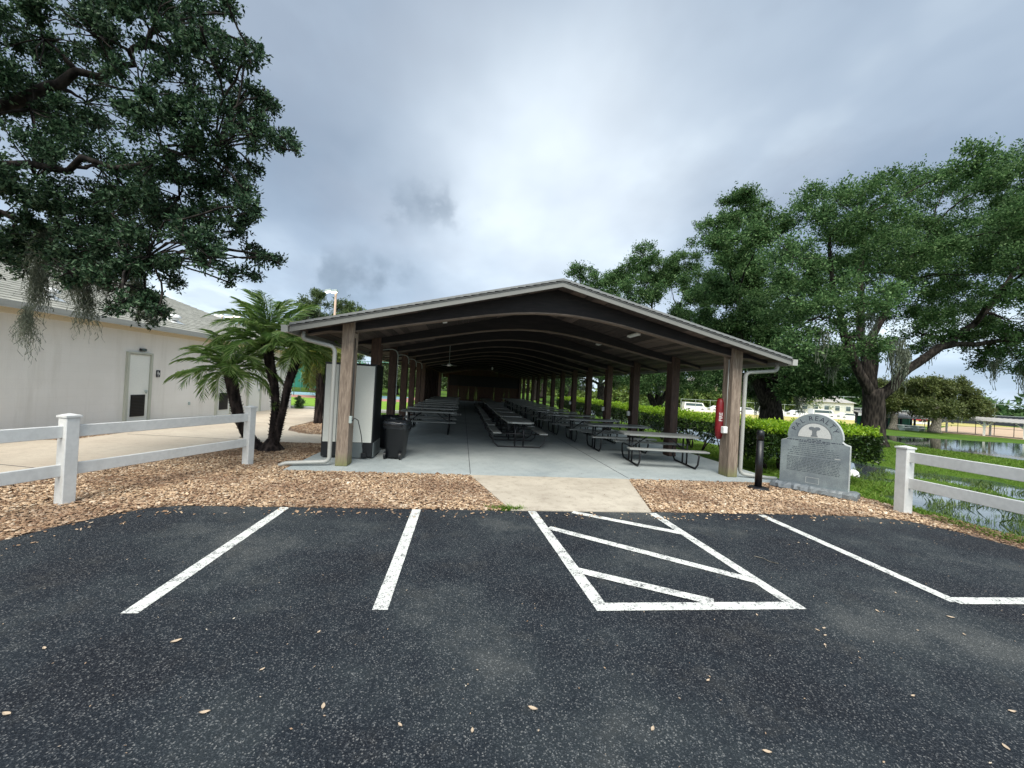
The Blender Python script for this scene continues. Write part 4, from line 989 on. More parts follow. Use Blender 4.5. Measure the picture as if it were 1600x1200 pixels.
# big oak on the right bank
o1m = [(16.9 + RR.normal(0, .4), 14.1, 4.2, 2.4, .35, 110), (17.4, 14.0, 3.8, 1.9, .2, 90)]
for c in [OAK1[i] for i in (8, 9, 21, 22, 23, 24, 25, 28, 29)]: o1m.append((c[0], c[1] - .3, c[2] - c[3] * .5, RR.uniform(1.0, 2.0), .3, 50))
tree('live_oak', 'largest spreading live oak on the right, leaning over the grassy bank', (16.87, 14.68, -.05), .42, (16.75, 14.7, 2.3), OAK1, 28000, 10, .21, .105, .058, M['oakleaf'], M['bark'], 42, 'oaks in a row beyond the hedge',
     limbs=[([(16.7, 14.7, 2.0), (15.9, 14.6, 3.3), (15.1, 14.5, 4.6), (14.2, 14.2, 6.4), (13.6, 13.8, 8)], .20, .05),
            ([(16.75, 14.7, 2.2), (16.5, 15.0, 4.5), (16.6, 15.3, 7.2), (17, 15.5, 10)], .21, .05),
            ([(16.9, 14.7, 1.7), (17.9, 14.6, 2.85), (19.4, 14.4, 4.15), (20.9, 14.2, 5.2), (22.4, 14.2, 7.2), (24.5, 14.5, 9)], .22, .05),
            ([(16.8, 14.7, 2.2), (17.5, 15.4, 4.6), (19.2, 16, 7), (21, 16, 10)], .2, .06),
            ([(19.4, 14.4, 4.15), (21.8, 13.6, 4.6), (24.4, 13.4, 5.2)], .12, .04)], moss=o1m, twigs=6, limb_r=.11, grow=1.1, sub=30, subr=.31)
o2m = [(c[0], c[1] - .3, c[2] - c[3] * .5, RR.uniform(1.0, 2.4), .4, 60) for c in OAK2 if c[2] < 6]
tree('live_oak', 'live oak with thick leaning trunk behind the hedge near the monument', (18.35, 21.9, -.05), .62, (17.9, 21.9, 2.2), OAK2 + [[18.07, 19.21, 2.65, 0.68], [18.78, 18.81, 3.12, 0.8], [20.81, 19.69, 3.61, 0.84], [19.28, 18.96, 2.24, 0.54], [20.31, 18.7, 2.53, 0.47], [17.68, 19.7, 2.9, 0.69], [20.47, 21.25, 4.02, 0.98], [21.95, 20.9, 4.84, 0.97]], 19000, 10, .25, .14, .078, M['oakleaf'], M['bark'], 43, 'oaks in a row beyond the hedge',
     limbs=[([(18.0, 21.9, 1.2), (17.0, 21.8, 3.0), (16.0, 21.7, 5.0), (16.2, 22.5, 8)], .32, .08), ([(18.0, 21.9, 1.5), (19.0, 22.2, 3.6), (19.6, 22.6, 5)], .3, .08), ([(18, 21.9, 1.8), (17.9, 22.8, 6), (17.3, 24, 11)], .26, .07)], moss=o2m, twigs=5, limb_r=.12, grow=1.12, sub=26, subr=.33)
o3m = [(c[0], c[1] - .3, c[2] - c[3] * .4, RR.uniform(1.2, 2.6), .5, 60) for c in OAK3 if c[2] < 8]
tree('live_oak', 'three stemmed live oak seen between the second and third right posts', (16.79, 33.19, -.05), .5, (16.8, 33.2, .7), OAK3 + [[14.44, 31.49, 2.12, 0.73], [18.04, 31.97, 2.3, 0.86], [20.47, 32.18, 2.71, 0.99], [12.95, 32.77, 3.66, 0.87], [20.83, 31.96, 4.36, 1.2], [22.54, 32.69, 3.66, 1.12]], 11500, 9, .3, .17, .09, M['oakleaf'], M['bark'], 44, 'oaks in a row beyond the hedge',
     limbs=[([(16.7, 33.2, .3), (15.9, 33.1, 2.0), (15.5, 33, 4.5), (15.6, 32.5, 9)], .3, .08), ([(16.8, 33.2, .4), (17.0, 33.3, 3), (17.0, 33.2, 6.5)], .28, .1), ([(16.9, 33.2, .3), (17.9, 33.3, 2.0), (18.6, 33.6, 4.5), (18.6, 33.4, 9)], .3, .08)], moss=o3m, limb_r=.12, grow=1.1, sub=24, subr=.34)
tree('live_oak', 'distant live oak whose crown tip shows just right of the roof ridge', (16.69, 47.36, -.05), .5, (16.6, 47.3, 2.4), OAK4, 5200, 9, .34, .2, .11, M['oakleaf'], M['bark'], 45, 'oaks in a row beyond the hedge',
     moss=[(c[0], c[1], c[2] - .4, 2.0, .5, 60) for c in OAK4 if c[2] < 6], limb_r=.16)
def auto_clumps(x, y, z0, h, w, n, seed):
    rg = np.random.default_rng(seed); out = []
    for _ in range(n):
        a = rg.uniform(0, 6.28); u = rg.random(); rr_ = w * math.sqrt(rg.random()) * (1 - .5 * abs(u - .4))
        out.append([x + rr_ * math.cos(a), y + rr_ * math.sin(a), z0 + h * u, w * rg.uniform(.3, .5)])
    return out
for k, (x, y, lb) in enumerate(((16.5, 60.5, 'moss hung oak far down the right side, fifth in the row'), (14.5, 72, 'oak near the far right corner of the pavilion, sixth in the row'), (9.5, 52, 'hazy oak standing beyond the dark far end of the pavilion'))):
    cl = auto_clumps(x, y, 2.5, 8, 4.5, 12, 60 + k)
    tree('live_oak', lb, (x, y, 0), .45, (x, y, 2.6), cl, 3200, 9, .35, .24, .13, M['oakleaf'] if k != 2 else M['farleaf'], M['bark'], 70 + k, 'oaks in a row beyond the hedge', moss=[(c[0], c[1], c[2], 2.2, .6, 50) for c in cl[:5]], limb_r=.16)
# two trees beyond the pond and behind the left court
tree('pond_tree', 'olive green tree with pale trunk beyond the pond, left of the pair', (61.6, 50.7, -1.6), .45, (61.8, 50.9, .6), MID1, 2600, 9, .4, .28, .15, M['olive'], M['greybark'], 51, 'pair of trees beyond the pond', limb_r=.16)
tree('pond_tree', 'broader dark green tree with grey trunk beside the open shelter', (65.3, 48.3, -1.6), .55, (65.5, 48.3, 1.0), MID2, 5200, 9, .4, .28, .15, M['olive'], M['greybark'], 52, 'pair of trees beyond the pond', limb_r=.18)
tree('court_tree', 'feathery tree behind the palm crowns near the tennis court', (-15.8, 45, 0), .3, (-15.8, 45, 3), BACK1 + [[-15.6, 45, 5.2, 1.8], [-17.6, 45, 4.6, 1.6], [-13.6, 45.4, 4.6, 1.5]], 4200, 9, .3, .2, .1, M['farleaf'], M['greybark'], 53, 'trees behind the tennis court')
tree('court_tree', 'tree rising behind the left end of the pavilion roof', (-14.5, 52, 0), .3, (-14.6, 52, 3.4), BACK2 + [[-12.5, 51, 5.2, 2], [-15, 52, 5, 2]], 4200, 9, .3, .2, .1, M['farleaf'], M['greybark'], 54, 'trees behind the tennis court')
for k, (x, y, lb) in enumerate(((-7.5, 47, 'bushy tree seen between the left posts beside the court'), (-4.6, 56, 'tree glimpsed through the opening at the far left corner'), (-24, 50, 'tree hidden mostly behind the pale building roof'), (-9.5, 34, 'light green tree showing above the vending machine'))):
    cl = auto_clumps(x, y, 1.6, 5.5, 3.0, 9, 90 + k)
    tree('court_tree', lb, (x, y, 0), .25, (x, y, 1.8), cl, 2800, 9, .3, .2, .11, [M['farleaf'], M['oakleaf'], M['farleaf'], M['brightleaf']][k], M['bark'], 95 + k, 'trees behind the tennis court')
# far woods, reads as one mass
rng = np.random.default_rng(5)
def woods(name, pts, hgt, mat, n, label, z0=-1.6, ll=1.0):
    P_ = []; D_ = []
    for (xa, ya, xb, yb) in pts:
        L = math.hypot(xb - xa, yb - ya); m = int(n * L)
        t = rng.random(m); x = xa + (xb - xa) * t; y = ya + (yb - ya) * t
        hh = hgt * (.62 + .28 * np.sin(t * L / 7 + 1) + .18 * np.sin(t * L / 2.7) + .1 * np.sin(t * L / 1.1))
        off = rng.normal(0, 2.2, (m, 2)); u = rng.random(m) ** .7
        P_.append(np.stack([x + off[:, 0], y + off[:, 1], z0 + .3 + hh * u], -1)); D_.append(np.stack([off[:, 0], off[:, 1], np.ones(m)], -1))
    P_ = np.concatenate(P_); D_ = np.concatenate(D_)
    V = sprig_leaves(rng, P_, D_, 6, ll * .7, ll, ll * .55); return tag(np_mesh(name, V, len(V), 4, mat), label, 'woods', kind='stuff')
woods('distant_woods', [(95, 158, 150, 125), (150, 125, 215, 75), (215, 75, 260, 10)], 11, M['oakleaf'], 42, 'dark band of distant woods along the right horizon', ll=1.6)
woods('distant_treeline', [(8, 112, 50, 110), (50, 110, 95, 100)], 8.5, M['brightleaf'], 60, 'bright green treeline seen beneath the oaks across the field', ll=.9)
woods('distant_treeline', [(-40, 75, -2, 84), (-2, 84, 10, 110)], 6.5, M['farleaf'], 50, 'hazy green trees far beyond the tennis court', z0=0, ll=.8)

# hedge: L shape, leafy shell over bare stems
def hedge():
    t = empty('clipped_hedge', (7.3, 8.6, 0)); tag(t, 'long clipped hedge with lime green top along the right side of pavilion', 'hedge'); B = Vector((7.3, 8.6, 0))
    rg = np.random.default_rng(66); out = []
    def box_pts(x0, x1, y0, y1, z0, z1, n):
        # sample faces of the box (top favoured) with lumpy offsets
        f = rg.random(n); x = rg.uniform(x0, x1, n); y = rg.uniform(y0, y1, n); z = z0 + (z1 - z0) * rg.random(n) ** .8
        top = f < .36; z[top] = z1; s = (f >= .36) & (f < .58); x[s] = x0; s2 = (f >= .58) & (f < .68); x[s2] = x1; s3 = (f >= .68) & (f < .82); y[s3] = y0; s4 = (f >= .82) & (f < .86); y[s4] = y1
        z = z + .035 * np.sin(x * 5 + y * 3) * top + .03 * np.sin(y * 7.3 + 1) * top
        P0 = np.stack([x, y, z], -1) + rg.normal(0, .035, (n, 3)); D = np.zeros((n, 3)); D[top, 2] = 1.3; D[s, 0] = -1; D[s2, 0] = 1; D[s3, 1] = -1; D[s4, 1] = 1
        return P0, D
    segs = [(6.62, 7.75, 8.95, 27.5, .34, 1.00, 10500), (6.62, 9.35, 7.95, 9.15, .30, 1.00, 5200)]
    P_, D_ = zip(*[box_pts(*s) for s in segs]); P_ = np.concatenate(P_); D_ = np.concatenate(D_)
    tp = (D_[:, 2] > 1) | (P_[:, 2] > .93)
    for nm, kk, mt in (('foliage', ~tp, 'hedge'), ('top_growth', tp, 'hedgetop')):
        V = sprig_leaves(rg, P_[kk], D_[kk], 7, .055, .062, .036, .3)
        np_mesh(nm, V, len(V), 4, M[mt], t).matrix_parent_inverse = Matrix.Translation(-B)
    mb = MB()
    stems = [(7.15, y_) for y_ in np.arange(9.2, 27, .55)] + [(x_, 8.5) for x_ in np.arange(6.9, 9.3, .42)]
    for (x_, y_) in stems:
        x_ += rg.normal(0, .12); y_ += rg.normal(0, .1)
        mb = MB()
        for q in range(3):
            limb(mb, (x_, y_, -.02), (x_ + rg.normal(0, .25), y_ + rg.normal(0, .25), .75), .022, .008, rg, .0, 4, 6)
        mb.build('stem', M['bark'], t, True).matrix_parent_inverse = Matrix.Translation(-B)
hedge()

# pygmy date palm cluster: three stems from one base
def frond_mesh(L, droop, seed, leaflet=.22, n=30, w=.0066):
    rg = np.random.default_rng(seed); m = 16; pts = []
    for i in range(m + 1):
        u = i / m; pts.append(Vector((L * (u - .22 * droop * u ** 3), 0, L * (.30 * u - droop * .62 * u ** 2.4))))
    mb = MB(); mb.tube(pts, [.011 * (1 - .8 * i / m) + .0015 for i in range(m + 1)], 5)
    def at(u):
        f = u * m; i = min(int(f), m - 1); return pts[i].lerp(pts[i + 1], f - i), (pts[i + 1] - pts[i]).normalized()
    for k in range(n):
        u = .16 + .84 * k / (n - 1)
        for s in (-1, 1):
            p, d_ = at(min(u, .999)); ll = leaflet * (math.sin(min(1, (u - .08) * 1.15) * math.pi) ** .5 * .85 + .25) * rg.uniform(.85, 1.1)
            side = Vector((0, s, 0)); ang = rad(66 - 30 * u + rg.normal(0, 6)); dr = d_ * math.cos(ang) + side * math.sin(ang) + Vector((0, 0, rg.uniform(.1, .35) - .35 * u))
            dr.normalize(); nrm = Vector((0, 0, 1)); sd = dr.cross(nrm).normalized() * w / 2
            q1 = p + dr * ll * .45; q2 = p + dr * ll - Vector((0, 0, ll * .28))
            mb.add([p - sd * .4, p + sd * .4, q1 + sd, q2, q1 - sd], [(0, 1, 2, 3, 4)])
    me = bpy.data.meshes.new('frond'); me.from_pydata(mb.v, [], mb.f); me.update(); return me
def rough_trunk(path, r0, r1, seed, boots=260):
    rg = random.Random(seed); mb = MB(); pts = []; P0 = [Vector(p) for p in path]
    for i in range(len(P0) - 1):
        for j in range(6): pts.append(P0[i].lerp(P0[i + 1], j / 6))
    pts.append(P0[-1]); m = len(pts)
    rs = [r0 + (r1 - r0) * (i / (m - 1)) ** 1.4 for i in range(m)]
    mb.tube(pts, rs, 12)
    for k in range(boots):
        u = (k + .5) / boots; f = u * (m - 1); i = min(int(f), m - 2); c = pts[i].lerp(pts[i + 1], f - i); r = rs[i]
        a = k * 2.399 + rg.uniform(-.2, .2); t = (pts[i + 1] - pts[i]).normalized(); o = Vector((math.cos(a), math.sin(a), 0)); o = (o - t * o.dot(t)).normalized(); s = t.cross(o)
        h = rg.uniform(.035, .065); w = rg.uniform(.014, .024); b = c + o * r * .9
        mb.add([b - s * w, b + s * w, b + t * .03 + s * w * .7, b + t * .03 - s * w * .7, b + o * h * .8 + t * (h * .9)], [(0, 1, 4), (1, 2, 4), (2, 3, 4), (3, 0, 4)])
    return mb
def head(parent, name_mat, c, L, n, seed, meshes, amin=-35, amax=78):
    rg = random.Random(seed)
    for k in range(n):
        el = amin + (amax - amin) * ((k + .5) / n) ** .9; az = k * 137.5 + rg.uniform(-12, 12)
        o = bpy.data.objects.new('frond', meshes[rg.randrange(len(meshes))]); COL.objects.link(o); o.parent = parent
        s = L * rg.uniform(.86, 1.08); o.scale = (s, s, s)
        o.rotation_euler = Euler((rad(rg.uniform(-18, 18)), rad(-(el - 12)), rad(az)), 'XYZ')
        o.location = Vector(c) - parent.location + Vector((math.cos(rad(az)), math.sin(rad(az)), 0)) * .03 + Vector((0, 0, .05 * el / 80))
fm = []
for k in range(5):
    me = frond_mesh(1.0, .55 + .14 * k, 200 + k); me.materials.append(M['palm']); fm.append(me)
pal = empty('date_palm', (-3.88, 8.88, 0)); tag(pal, 'pygmy date palm with three rough dark stems rising from one base', 'palm')
Bp = Vector((-3.88, 8.88, 0))
for (path, r0, r1, sd) in (([(-3.92, 8.88, -.03), (-4.12, 8.86, .12), (-4.36, 8.9, .32), (-4.55, 8.92, .72), (-4.66, 8.92, 1.15), (-4.74, 8.9, 1.58)], .085, .115, 1),
                           ([(-3.86, 8.9, -.03), (-3.87, 8.92, .35), (-3.84, 8.94, .9), (-3.90, 8.96, 1.35), (-4.02, 8.98, 1.8), (-4.09, 8.98, 2.2)], .062, .105, 2),
                           ([(-3.80, 8.84, -.03), (-3.73, 8.82, .3), (-3.64, 8.82, .9), (-3.58, 8.84, 1.4), (-3.48, 8.88, 1.85), (-3.46, 8.9, 2.05)], .060, .095, 3)):
    rough_trunk(path, r0, r1, sd).build('stem', M['palmtrunk'], pal).matrix_parent_inverse = Matrix.Translation(-Bp)
MB().lathe([(.30, -.04), (.24, .05), (.15, .16), (.08, .26), (0, .28)], (-3.86, 8.88, 0), 14).build('root_flare', M['palmtrunk'], pal, True).matrix_parent_inverse = Matrix.Translation(-Bp)
rg0 = random.Random(77); mb = MB()
for k in range(220):
    a = rg0.uniform(0, 6.28); e = rg0.uniform(-1.2, 1.3); dd = Vector((math.cos(a) * math.cos(e), math.sin(a) * math.cos(e), math.sin(e))); l = rg0.uniform(.08, .15)
    s = dd.cross(Vector((0, 0, 1)) if abs(dd.z) < .9 else Vector((1, 0, 0))).normalized() * .006; c = Vector((-3.84, 8.9, .93))
    mb.add([c - s, c + s, c + dd * l], [(0, 1, 2)])
mb.build('pup_tuft', M['palm'], pal).matrix_parent_inverse = Matrix.Translation(-Bp)
head(pal, None, (-4.74, 8.9, 1.60), 1.15, 30, 1, fm, -14, 74)
head(pal, None, (-4.09, 8.98, 2.24), 1.32, 32, 2, fm, -10, 86)
head(pal, None, (-3.46, 8.9, 2.08), 1.05, 24, 3, fm, -12, 78)
fy = []
for k in range(3):
    me = frond_mesh(1.0, .8 + .1 * k, 220 + k); me.materials.append(M['palmy']); fy.append(me)
pal2 = empty('date_palm', (-4.75, 14.2, 0)); tag(pal2, 'yellowish palm whose fronds hang behind the vending machine', 'palm')
rough_trunk([(0, 0, -.03), (.02, 0, .8), (0, 0, 1.9), (-.05, 0, 2.25)], .13, .14, 8).build('stem', M['palmtrunk'], pal2)
head(pal2, None, (-4.8, 14.2, 2.25), 1.45, 30, 9, fy, -45, 70)
tag(MB().sheet(rough_poly([(-4.6, 8.4), (-3.4, 8.1), (-2.95, 8.3), (-2.92, 9.3), (-3.3, 9.7), (-4.2, 9.5), (-4.7, 9.0)], .1, .05), -.01, .012).build('palm_shadow_patch', M['palmshade']), kind='structure')  # dark sheet around the palm base, its shadow painted on the mulch

# ------------------------------------------------------------------ building on the left
bd = Vector((.12, .9928, 0)).normalized(); bn = Vector((-bd.y, bd.x, 0))      # along the wall / into the building
W0 = Vector((-9.27, 9.4, 0))
bl = empty('community_building', tuple(W0), math.atan2(bd.y, bd.x)); tag(bl, 'long pale stucco building with shingled hip roof and white doors', 'building')
# local frame: x along the wall (away from camera), y into the building
S0, S1, D, EH = -13.0, 10.75, 13.0, 2.72
MB().box(((S0 + S1) / 2, D / 2, EH / 2), (S1 - S0, D, EH)).build('wall', M['stucco'], bl)
MB().box(((S0 + S1) / 2, -.015, EH - .09), (S1 - S0 + .02, .05, .17)).build('frieze_board', M['stucco2'], bl)
ov = .38; pitch = .44; x0, x1, y0, y1 = S0 - ov, S1 + ov, -ov, D + ov; hw = (y1 - y0) / 2; zr = EH + hw * pitch
V4 = [(x0, y0, EH), (x1, y0, EH), (x1, y1, EH), (x0, y1, EH), (x0 + hw, y0 + hw, zr), (x1 - hw, y0 + hw, zr)]
rf = MB(); 
rf.add([(a, b, c + .035) for a, b, c in V4] + V4[:4], [(0, 1, 5, 4), (1, 2, 5), (2, 3, 4, 5), (3, 0, 4), (9, 8, 7, 6), (0, 6, 7, 1), (1, 7, 8, 2), (2, 8, 9, 3), (3, 9, 6, 0)])
roof = rf.build('roof', M['roofb'], bl)
# butted shingle courses on the slope we see
mb = MB(); nc = 44; sl = math.hypot(hw, hw * pitch)
for r in range(nc):
    t0, t1 = r / nc, (r + 1) / nc
    for (ya, yb) in ((t0, t1),):
        A = Vector((x0 + hw * t0, y0 + hw * t0, EH + .040 + hw * t0 * pitch)); B = Vector((x1 - hw * t0, y0 + hw * t0, EH + .040 + hw * t0 * pitch))
        C_ = Vector((x1 - hw * t1, y0 + hw * t1, EH + .040 + hw * t1 * pitch)); D_ = Vector((x0 + hw * t1, y0 + hw * t1, EH + .040 + hw * t1 * pitch))
        u = Vector((0, 0, .018)); e = Vector((0, 0, .004))
        mb.add([A, B, C_, D_, A + u, B + u, C_ + e, D_ + e], [(4, 5, 6, 7), (0, 1, 5, 4), (1, 2, 6, 5), (3, 0, 4, 7)])
mb.build('shingle_courses', M['roofb'], roof)
MB().box(((x0 + x1) / 2, y0 - .01, EH - .02), (x1 - x0, .03, .14)).build('fascia_board', M['gutter'], bl)
MB().prism([(a * -1, b) for a, b in [(0, .055), (0, -.05), (.07, -.05), (.11, .045), (.11, .055), (.1, .055), (.065, -.04), (.01, -.04), (.01, .055)]], 0, x1 - x0, Matrix.Translation((x0, y0 - .028, EH)) @ Matrix.Rotation(rad(-90), 4, 'Z') @ Matrix.Scale(1, 4)).build('gutter', M['gutter'], bl)
MB().box(((x0 + x1) / 2, -ov / 2, EH - .012), (x1 - x0, ov, .02)).build('soffit', M['stucco2'], bl)
def roof_vent(sx, t, nm='roof_vent'):
    y = y0 + hw * t; z = EH + .05 + hw * t * pitch
    o = MB(); Rr = Matrix.Rotation(math.atan(pitch), 3, 'X')
    o.box((sx, y, z + .01), (.42, .42, .02), Rr)
    vs = []; n = 14
    for (rr_, zz) in ((.10, .02), (.10, .10), (.17, .10), (.16, .15), (.10, .20), (0, .215)):
        for k in range(n): vs.append(Vector((sx, y - .03, z)) + Vector((rr_ * math.cos(2 * math.pi * k / n), rr_ * math.sin(2 * math.pi * k / n), zz)))
    o.add(vs, [(i * n + k, i * n + (k + 1) % n, (i + 1) * n + (k + 1) % n, (i + 1) * n + k) for i in range(5) for k in range(n)])
    o.build(nm, M['white'], roof)
roof_vent(.95, .10); roof_vent(4.35, .10)
def bdoor(s0, s1, louver=True, handle=True, notice=False, h=1.93):
    c = (s0 + s1) / 2; w = s1 - s0
    f = MB()
    f.box((s0 - .03, -.03, h / 2), (.06, .07, h + .02)); f.box((s1 + .03, -.03, h / 2), (.06, .07, h + .02)); f.box((c, -.03, h + .035), (w + .12, .074, .05))
    dr = MB().box((c, -.012, h / 2), (w - .01, .03, h), bev=.004).build('door', M['door'], bl)
    f.build('door_frame', M['frame'], dr)
    if louver:
        lv = MB(); lv.box((c, -.035, .52), (w * .66, .014, .60))
        for k in range(14): lv.box((c, -.046, .25 + k * .041), (w * .62, .02, .006), Matrix.Rotation(rad(35), 3, 'X'))
        lv.build('louver', M['blackpl'], dr)
    if handle:
        hx = s1 - .09
        MB().box((hx, -.05, .90), (.05, .03, .10), bev=.008).build('handle', M['elec'], dr); 
        MB().tube([(hx, -.05, .92), (hx, -.09, .92), (hx - .10, -.09, .92)], .010, 8).build('lever', M['elec'], dr)
    if notice: MB().box((c + .08, -.032, 1.38), (.20, .006, .26)).build('paper_notice', M['panel'], dr)
bdoor(2.62, 3.26); bdoor(5.95, 6.6); bdoor(7.62, 8.35, False, True, True); bdoor(9.25, 9.75, False, False)
def wsign(s, z, w=.13, h=.20, lab=''):
    o = empty('restroom_sign', tuple(W0 + bd * s + Vector((0, 0, z))), bl.rotation_euler.z); tag(o, lab, 'sign')
    MB().box((0, -.012, 0), (w, .012, h), bev=.003).build('plate', M['signblk'], o)
    g = MB(); n = 12
    g.prism([( -.018 + .011 * math.cos(2 * math.pi * k / n), .062 + .011 * math.sin(2 * math.pi * k / n)) for k in range(n)], -.0215, -.019)
    g.prism([(-.030, .048), (-.006, .048), (-.002, .0), (-.010, 0), (-.011, -.035), (-.025, -.035), (-.026, 0), (-.034, 0)], -.0215, -.019)
    g.prism([(.016, .03), (.034, .03), (.040, -.005), (.034, -.035), (.016, -.035), (.010, -.005)], -.0215, -.019)
    g.box((0, -.0205, -.065), (.05, .003, .012))
    g.build('pictogram', M['white'], o)
wsign(3.56, 1.42, lab='black restroom sign with white figure beside the louvred door')
wsign(8.85, 1.45, .12, .16, 'small black sign by the farthest door of the pale building')
wl = empty('wall_light', tuple(W0 + bd * 3.02 + Vector((0, 0, 2.07))), bl.rotation_euler.z); tag(wl, 'small dark wall light above the louvred door', 'light')
MB().box((0, -.03, 0), (.20, .05, .07), bev=.012).build('housing', M['blackpl'], wl); MB().box((0, -.065, .0), (.15, .03, .05), bev=.01).build('lens', M['glass'], wl)
hb = MB().box((0, -.02, 0), (.06, .04, .10), bev=.01).build('wall_outlet', M['elec']); hb.location = W0 + bd * 4.75 + Vector((0, 0, .50)); hb.rotation_euler = bl.rotation_euler
tag(hb, 'small grey outlet low on the pale wall between two doors', 'outlet')
MB().box((10.62, -.05, 1.32), (.07, .06, 2.6), bev=.01).build('downspout', M['white'], bl)
sh = [[-7.62, 20.05, .12, .16], [-7.55, 20.1, .32, .17], [-7.6, 20.0, .5, .14]]
tree('small_shrub', 'small dark green shrub at the far corner of the pale building', (-7.58, 20.08, .0), .02, (-7.58, 20.08, .08), sh, 420, 8, .06, .05, .03, M['oakleaf'], M['bark'], 6, cat='shrub')

# ------------------------------------------------------------------ tennis court fence, lights
tf = empty('windscreen_fence', (-20, 40.6, 0)); tag(tf, 'tall green windscreen fence behind the tennis court', 'fence')
MB().box((-4.5, 0, 1.72), (29, .03, 2.55)).build('windscreen', M['green'], tf)
for k in range(11): MB().tube([(-18.5 + k * 2.9, -.06, 0), (-18.5 + k * 2.9, -.06, 3.1)], .035, 8).build('post', M['greenpole'], tf, True)
MB().tube([(-19, -.06, 3.08), (10.4, -.06, 3.08)], .03, 8).build('top_rail', M['greenpole'], tf)
nf = empty('court_rail_fence', (-14, 33.2, 0)); tag(nf, 'open green pipe fence on the near side of the tennis court', 'fence')
for k in range(9): MB().tube([(-9 + k * 2.5, 0, 0), (-9 + k * 2.5, 0, 3.0)], .03, 8).build('post', M['greenpole'], nf, True)
for z in (1.05, 1.62, 2.98): MB().tube([(-9, 0, z), (-1.6 if z < 2 else 11, 0, z)], .022, 8).build('rail', M['greenpole'], nf, True)
def court_light(loc, h, lab, sc=1.0):
    t = empty('court_light', loc); tag(t, lab, 'lamp post', 'court lights')
    MB().tube([(0, 0, 0), (0, 0, h)], [.085 * sc, .06 * sc], 12).build('pole', M['pole'], t, True)
    MB().tube([(-.30 * sc, 0, h), (.12 * sc, 0, h)], .03 * sc, 8).build('cross_arm', M['pole'], t)
    for k in (-.38, -.05):
        hd = MB().box((k * sc, -.12 * sc, h + .06 * sc), (.36 * sc, .34 * sc, .12 * sc), Matrix.Rotation(rad(-14), 3, 'Y'), bev=.02).build('lamp_head', M['elec'], t)
        MB().box((k * sc, -.14 * sc, h - .015 * sc), (.30 * sc, .28 * sc, .03 * sc), Matrix.Rotation(rad(-14), 3, 'Y')).build('lens', M['lamp'], hd)
court_light((-7.75, 25, 0), 6.6, 'tall court light with two lit lamps above the left roof edge')
court_light((-33.4, 60, 0), 9.2, 'lit court light just above the building roof, left of the three', 1.7)
court_light((-32.3, 60.5, 0), 9.15, 'lit court light just above the building roof, middle of the three', 1.5)
court_light((-31.2, 60, 0), 9.2, 'lit court light just above the palm fronds, right of the three', 1.5)

# ------------------------------------------------------------------ across the pond: shelters, benches, ball field fence
def shelter(name, lab, a, b, depth, zr_, zb, post_at, pmat, slope=.2, brace=True):
    A = Vector((*a, zb)); Bv = Vector((*b, zb)); d_ = (Bv - A); L = d_.length; ang = math.atan2(d_.y, d_.x)
    t = empty(name, tuple(A), ang); tag(t, lab, 'shelter')
    rf = MB(); n = 60; h = zr_
    for k in range(n):
        xa, xb = L * k / n, L * (k + 1) / n; zz = .03 * (k % 2)
        rf.box(((xa + xb) / 2, depth / 2 - .1, h + .05 + zz), (xb - xa, depth + .6, .08), Matrix.Rotation(math.atan(slope), 3, 'X'))
    rf.build('roof', M['shelterroof'], t)
    for s in post_at:
        for yy_ in (.15, depth - .3):
            hh = h - .02 + (yy_ - depth / 2) * slope
            MB().box((s, yy_, hh / 2), (.20, .20, hh)).build('post', pmat, t)
            if brace:
                for sg in (-1, 1): MB().tube([(s, yy_, hh - .75), (s + sg * .75, yy_, hh - .08)], .06, 6).build('brace', pmat, t)
    return t
shelter('open_shelter', 'long open shelter with white braced posts across the pond', (68.0, 50.2), (73.6, 36.5), 3.2, 2.15, -1.6, (.4, 4.6, 8.0, 11.5, 14.6), M['bridge'], .12)
shelter('bench_shelter', 'long low grey roofed shelter behind the pond trees', (58.8, 51.2), (72.0, 53.8), 2.6, 1.95, -1.6, (.3, 3.4, 6.6, 9.8, 13.2), M['screen'], .25, False)
ds = MB().box((65.5, 55.2, -.75), (13.4, .06, 1.6), Matrix.Rotation(rad(11), 3, 'Z')).build('screen_fence', M['green']); tag(ds, 'dark green screen fence behind the low grey roofed shelter', 'fence')
for k, (x, y, lb) in enumerate(((62.6, 50.3, 'left white picnic bench beyond the pond'), (64.4, 49.9, 'right white picnic bench beyond the pond'))):
    t = empty('pond_bench', (x, y, -1.6), rad(10)); tag(t, lb, 'bench', 'white benches beyond the pond')
    MB().box((0, 0, .72), (1.7, .75, .06)).build('tabletop', M['white'], t)
    for s in (-1, 1): MB().box((0, s * .62, .43), (1.7, .25, .05)).build('bench_seat', M['white'], t); MB().box((s * .6, 0, .35), (.08, 1.2, .70)).build('leg_frame', M['elec'], t)
ws = empty('ballfield_screen', (100, 80, -1.6)); tag(ws, 'long dark windscreen fence at the far edge of the ball field', 'fence')
a_, b_ = Vector((90, 101, 0)), Vector((150, 72, 0)); o_ = Vector((100, 80, 0)); c_ = (a_ + b_) / 2 - o_; an = math.atan2((b_ - a_).y, (b_ - a_).x)
MB().box((c_.x, c_.y, 1.3), ((b_ - a_).length, .1, 2.3), Matrix.Rotation(an, 3, 'Z')).build('windscreen', M['screen'], ws)
for k in range(12):
    p = a_.lerp(b_, k / 11) - o_; MB().tube([(p.x, p.y, 0), (p.x, p.y, 5.4)], .07, 6).build('post', M['elec'], ws)
for z in (5.3, 2.5):
    p, q = a_ - o_, b_ - o_; MB().tube([(p.x, p.y, z), (q.x, q.y, z)], .045, 6).build('rail', M['elec'], ws)
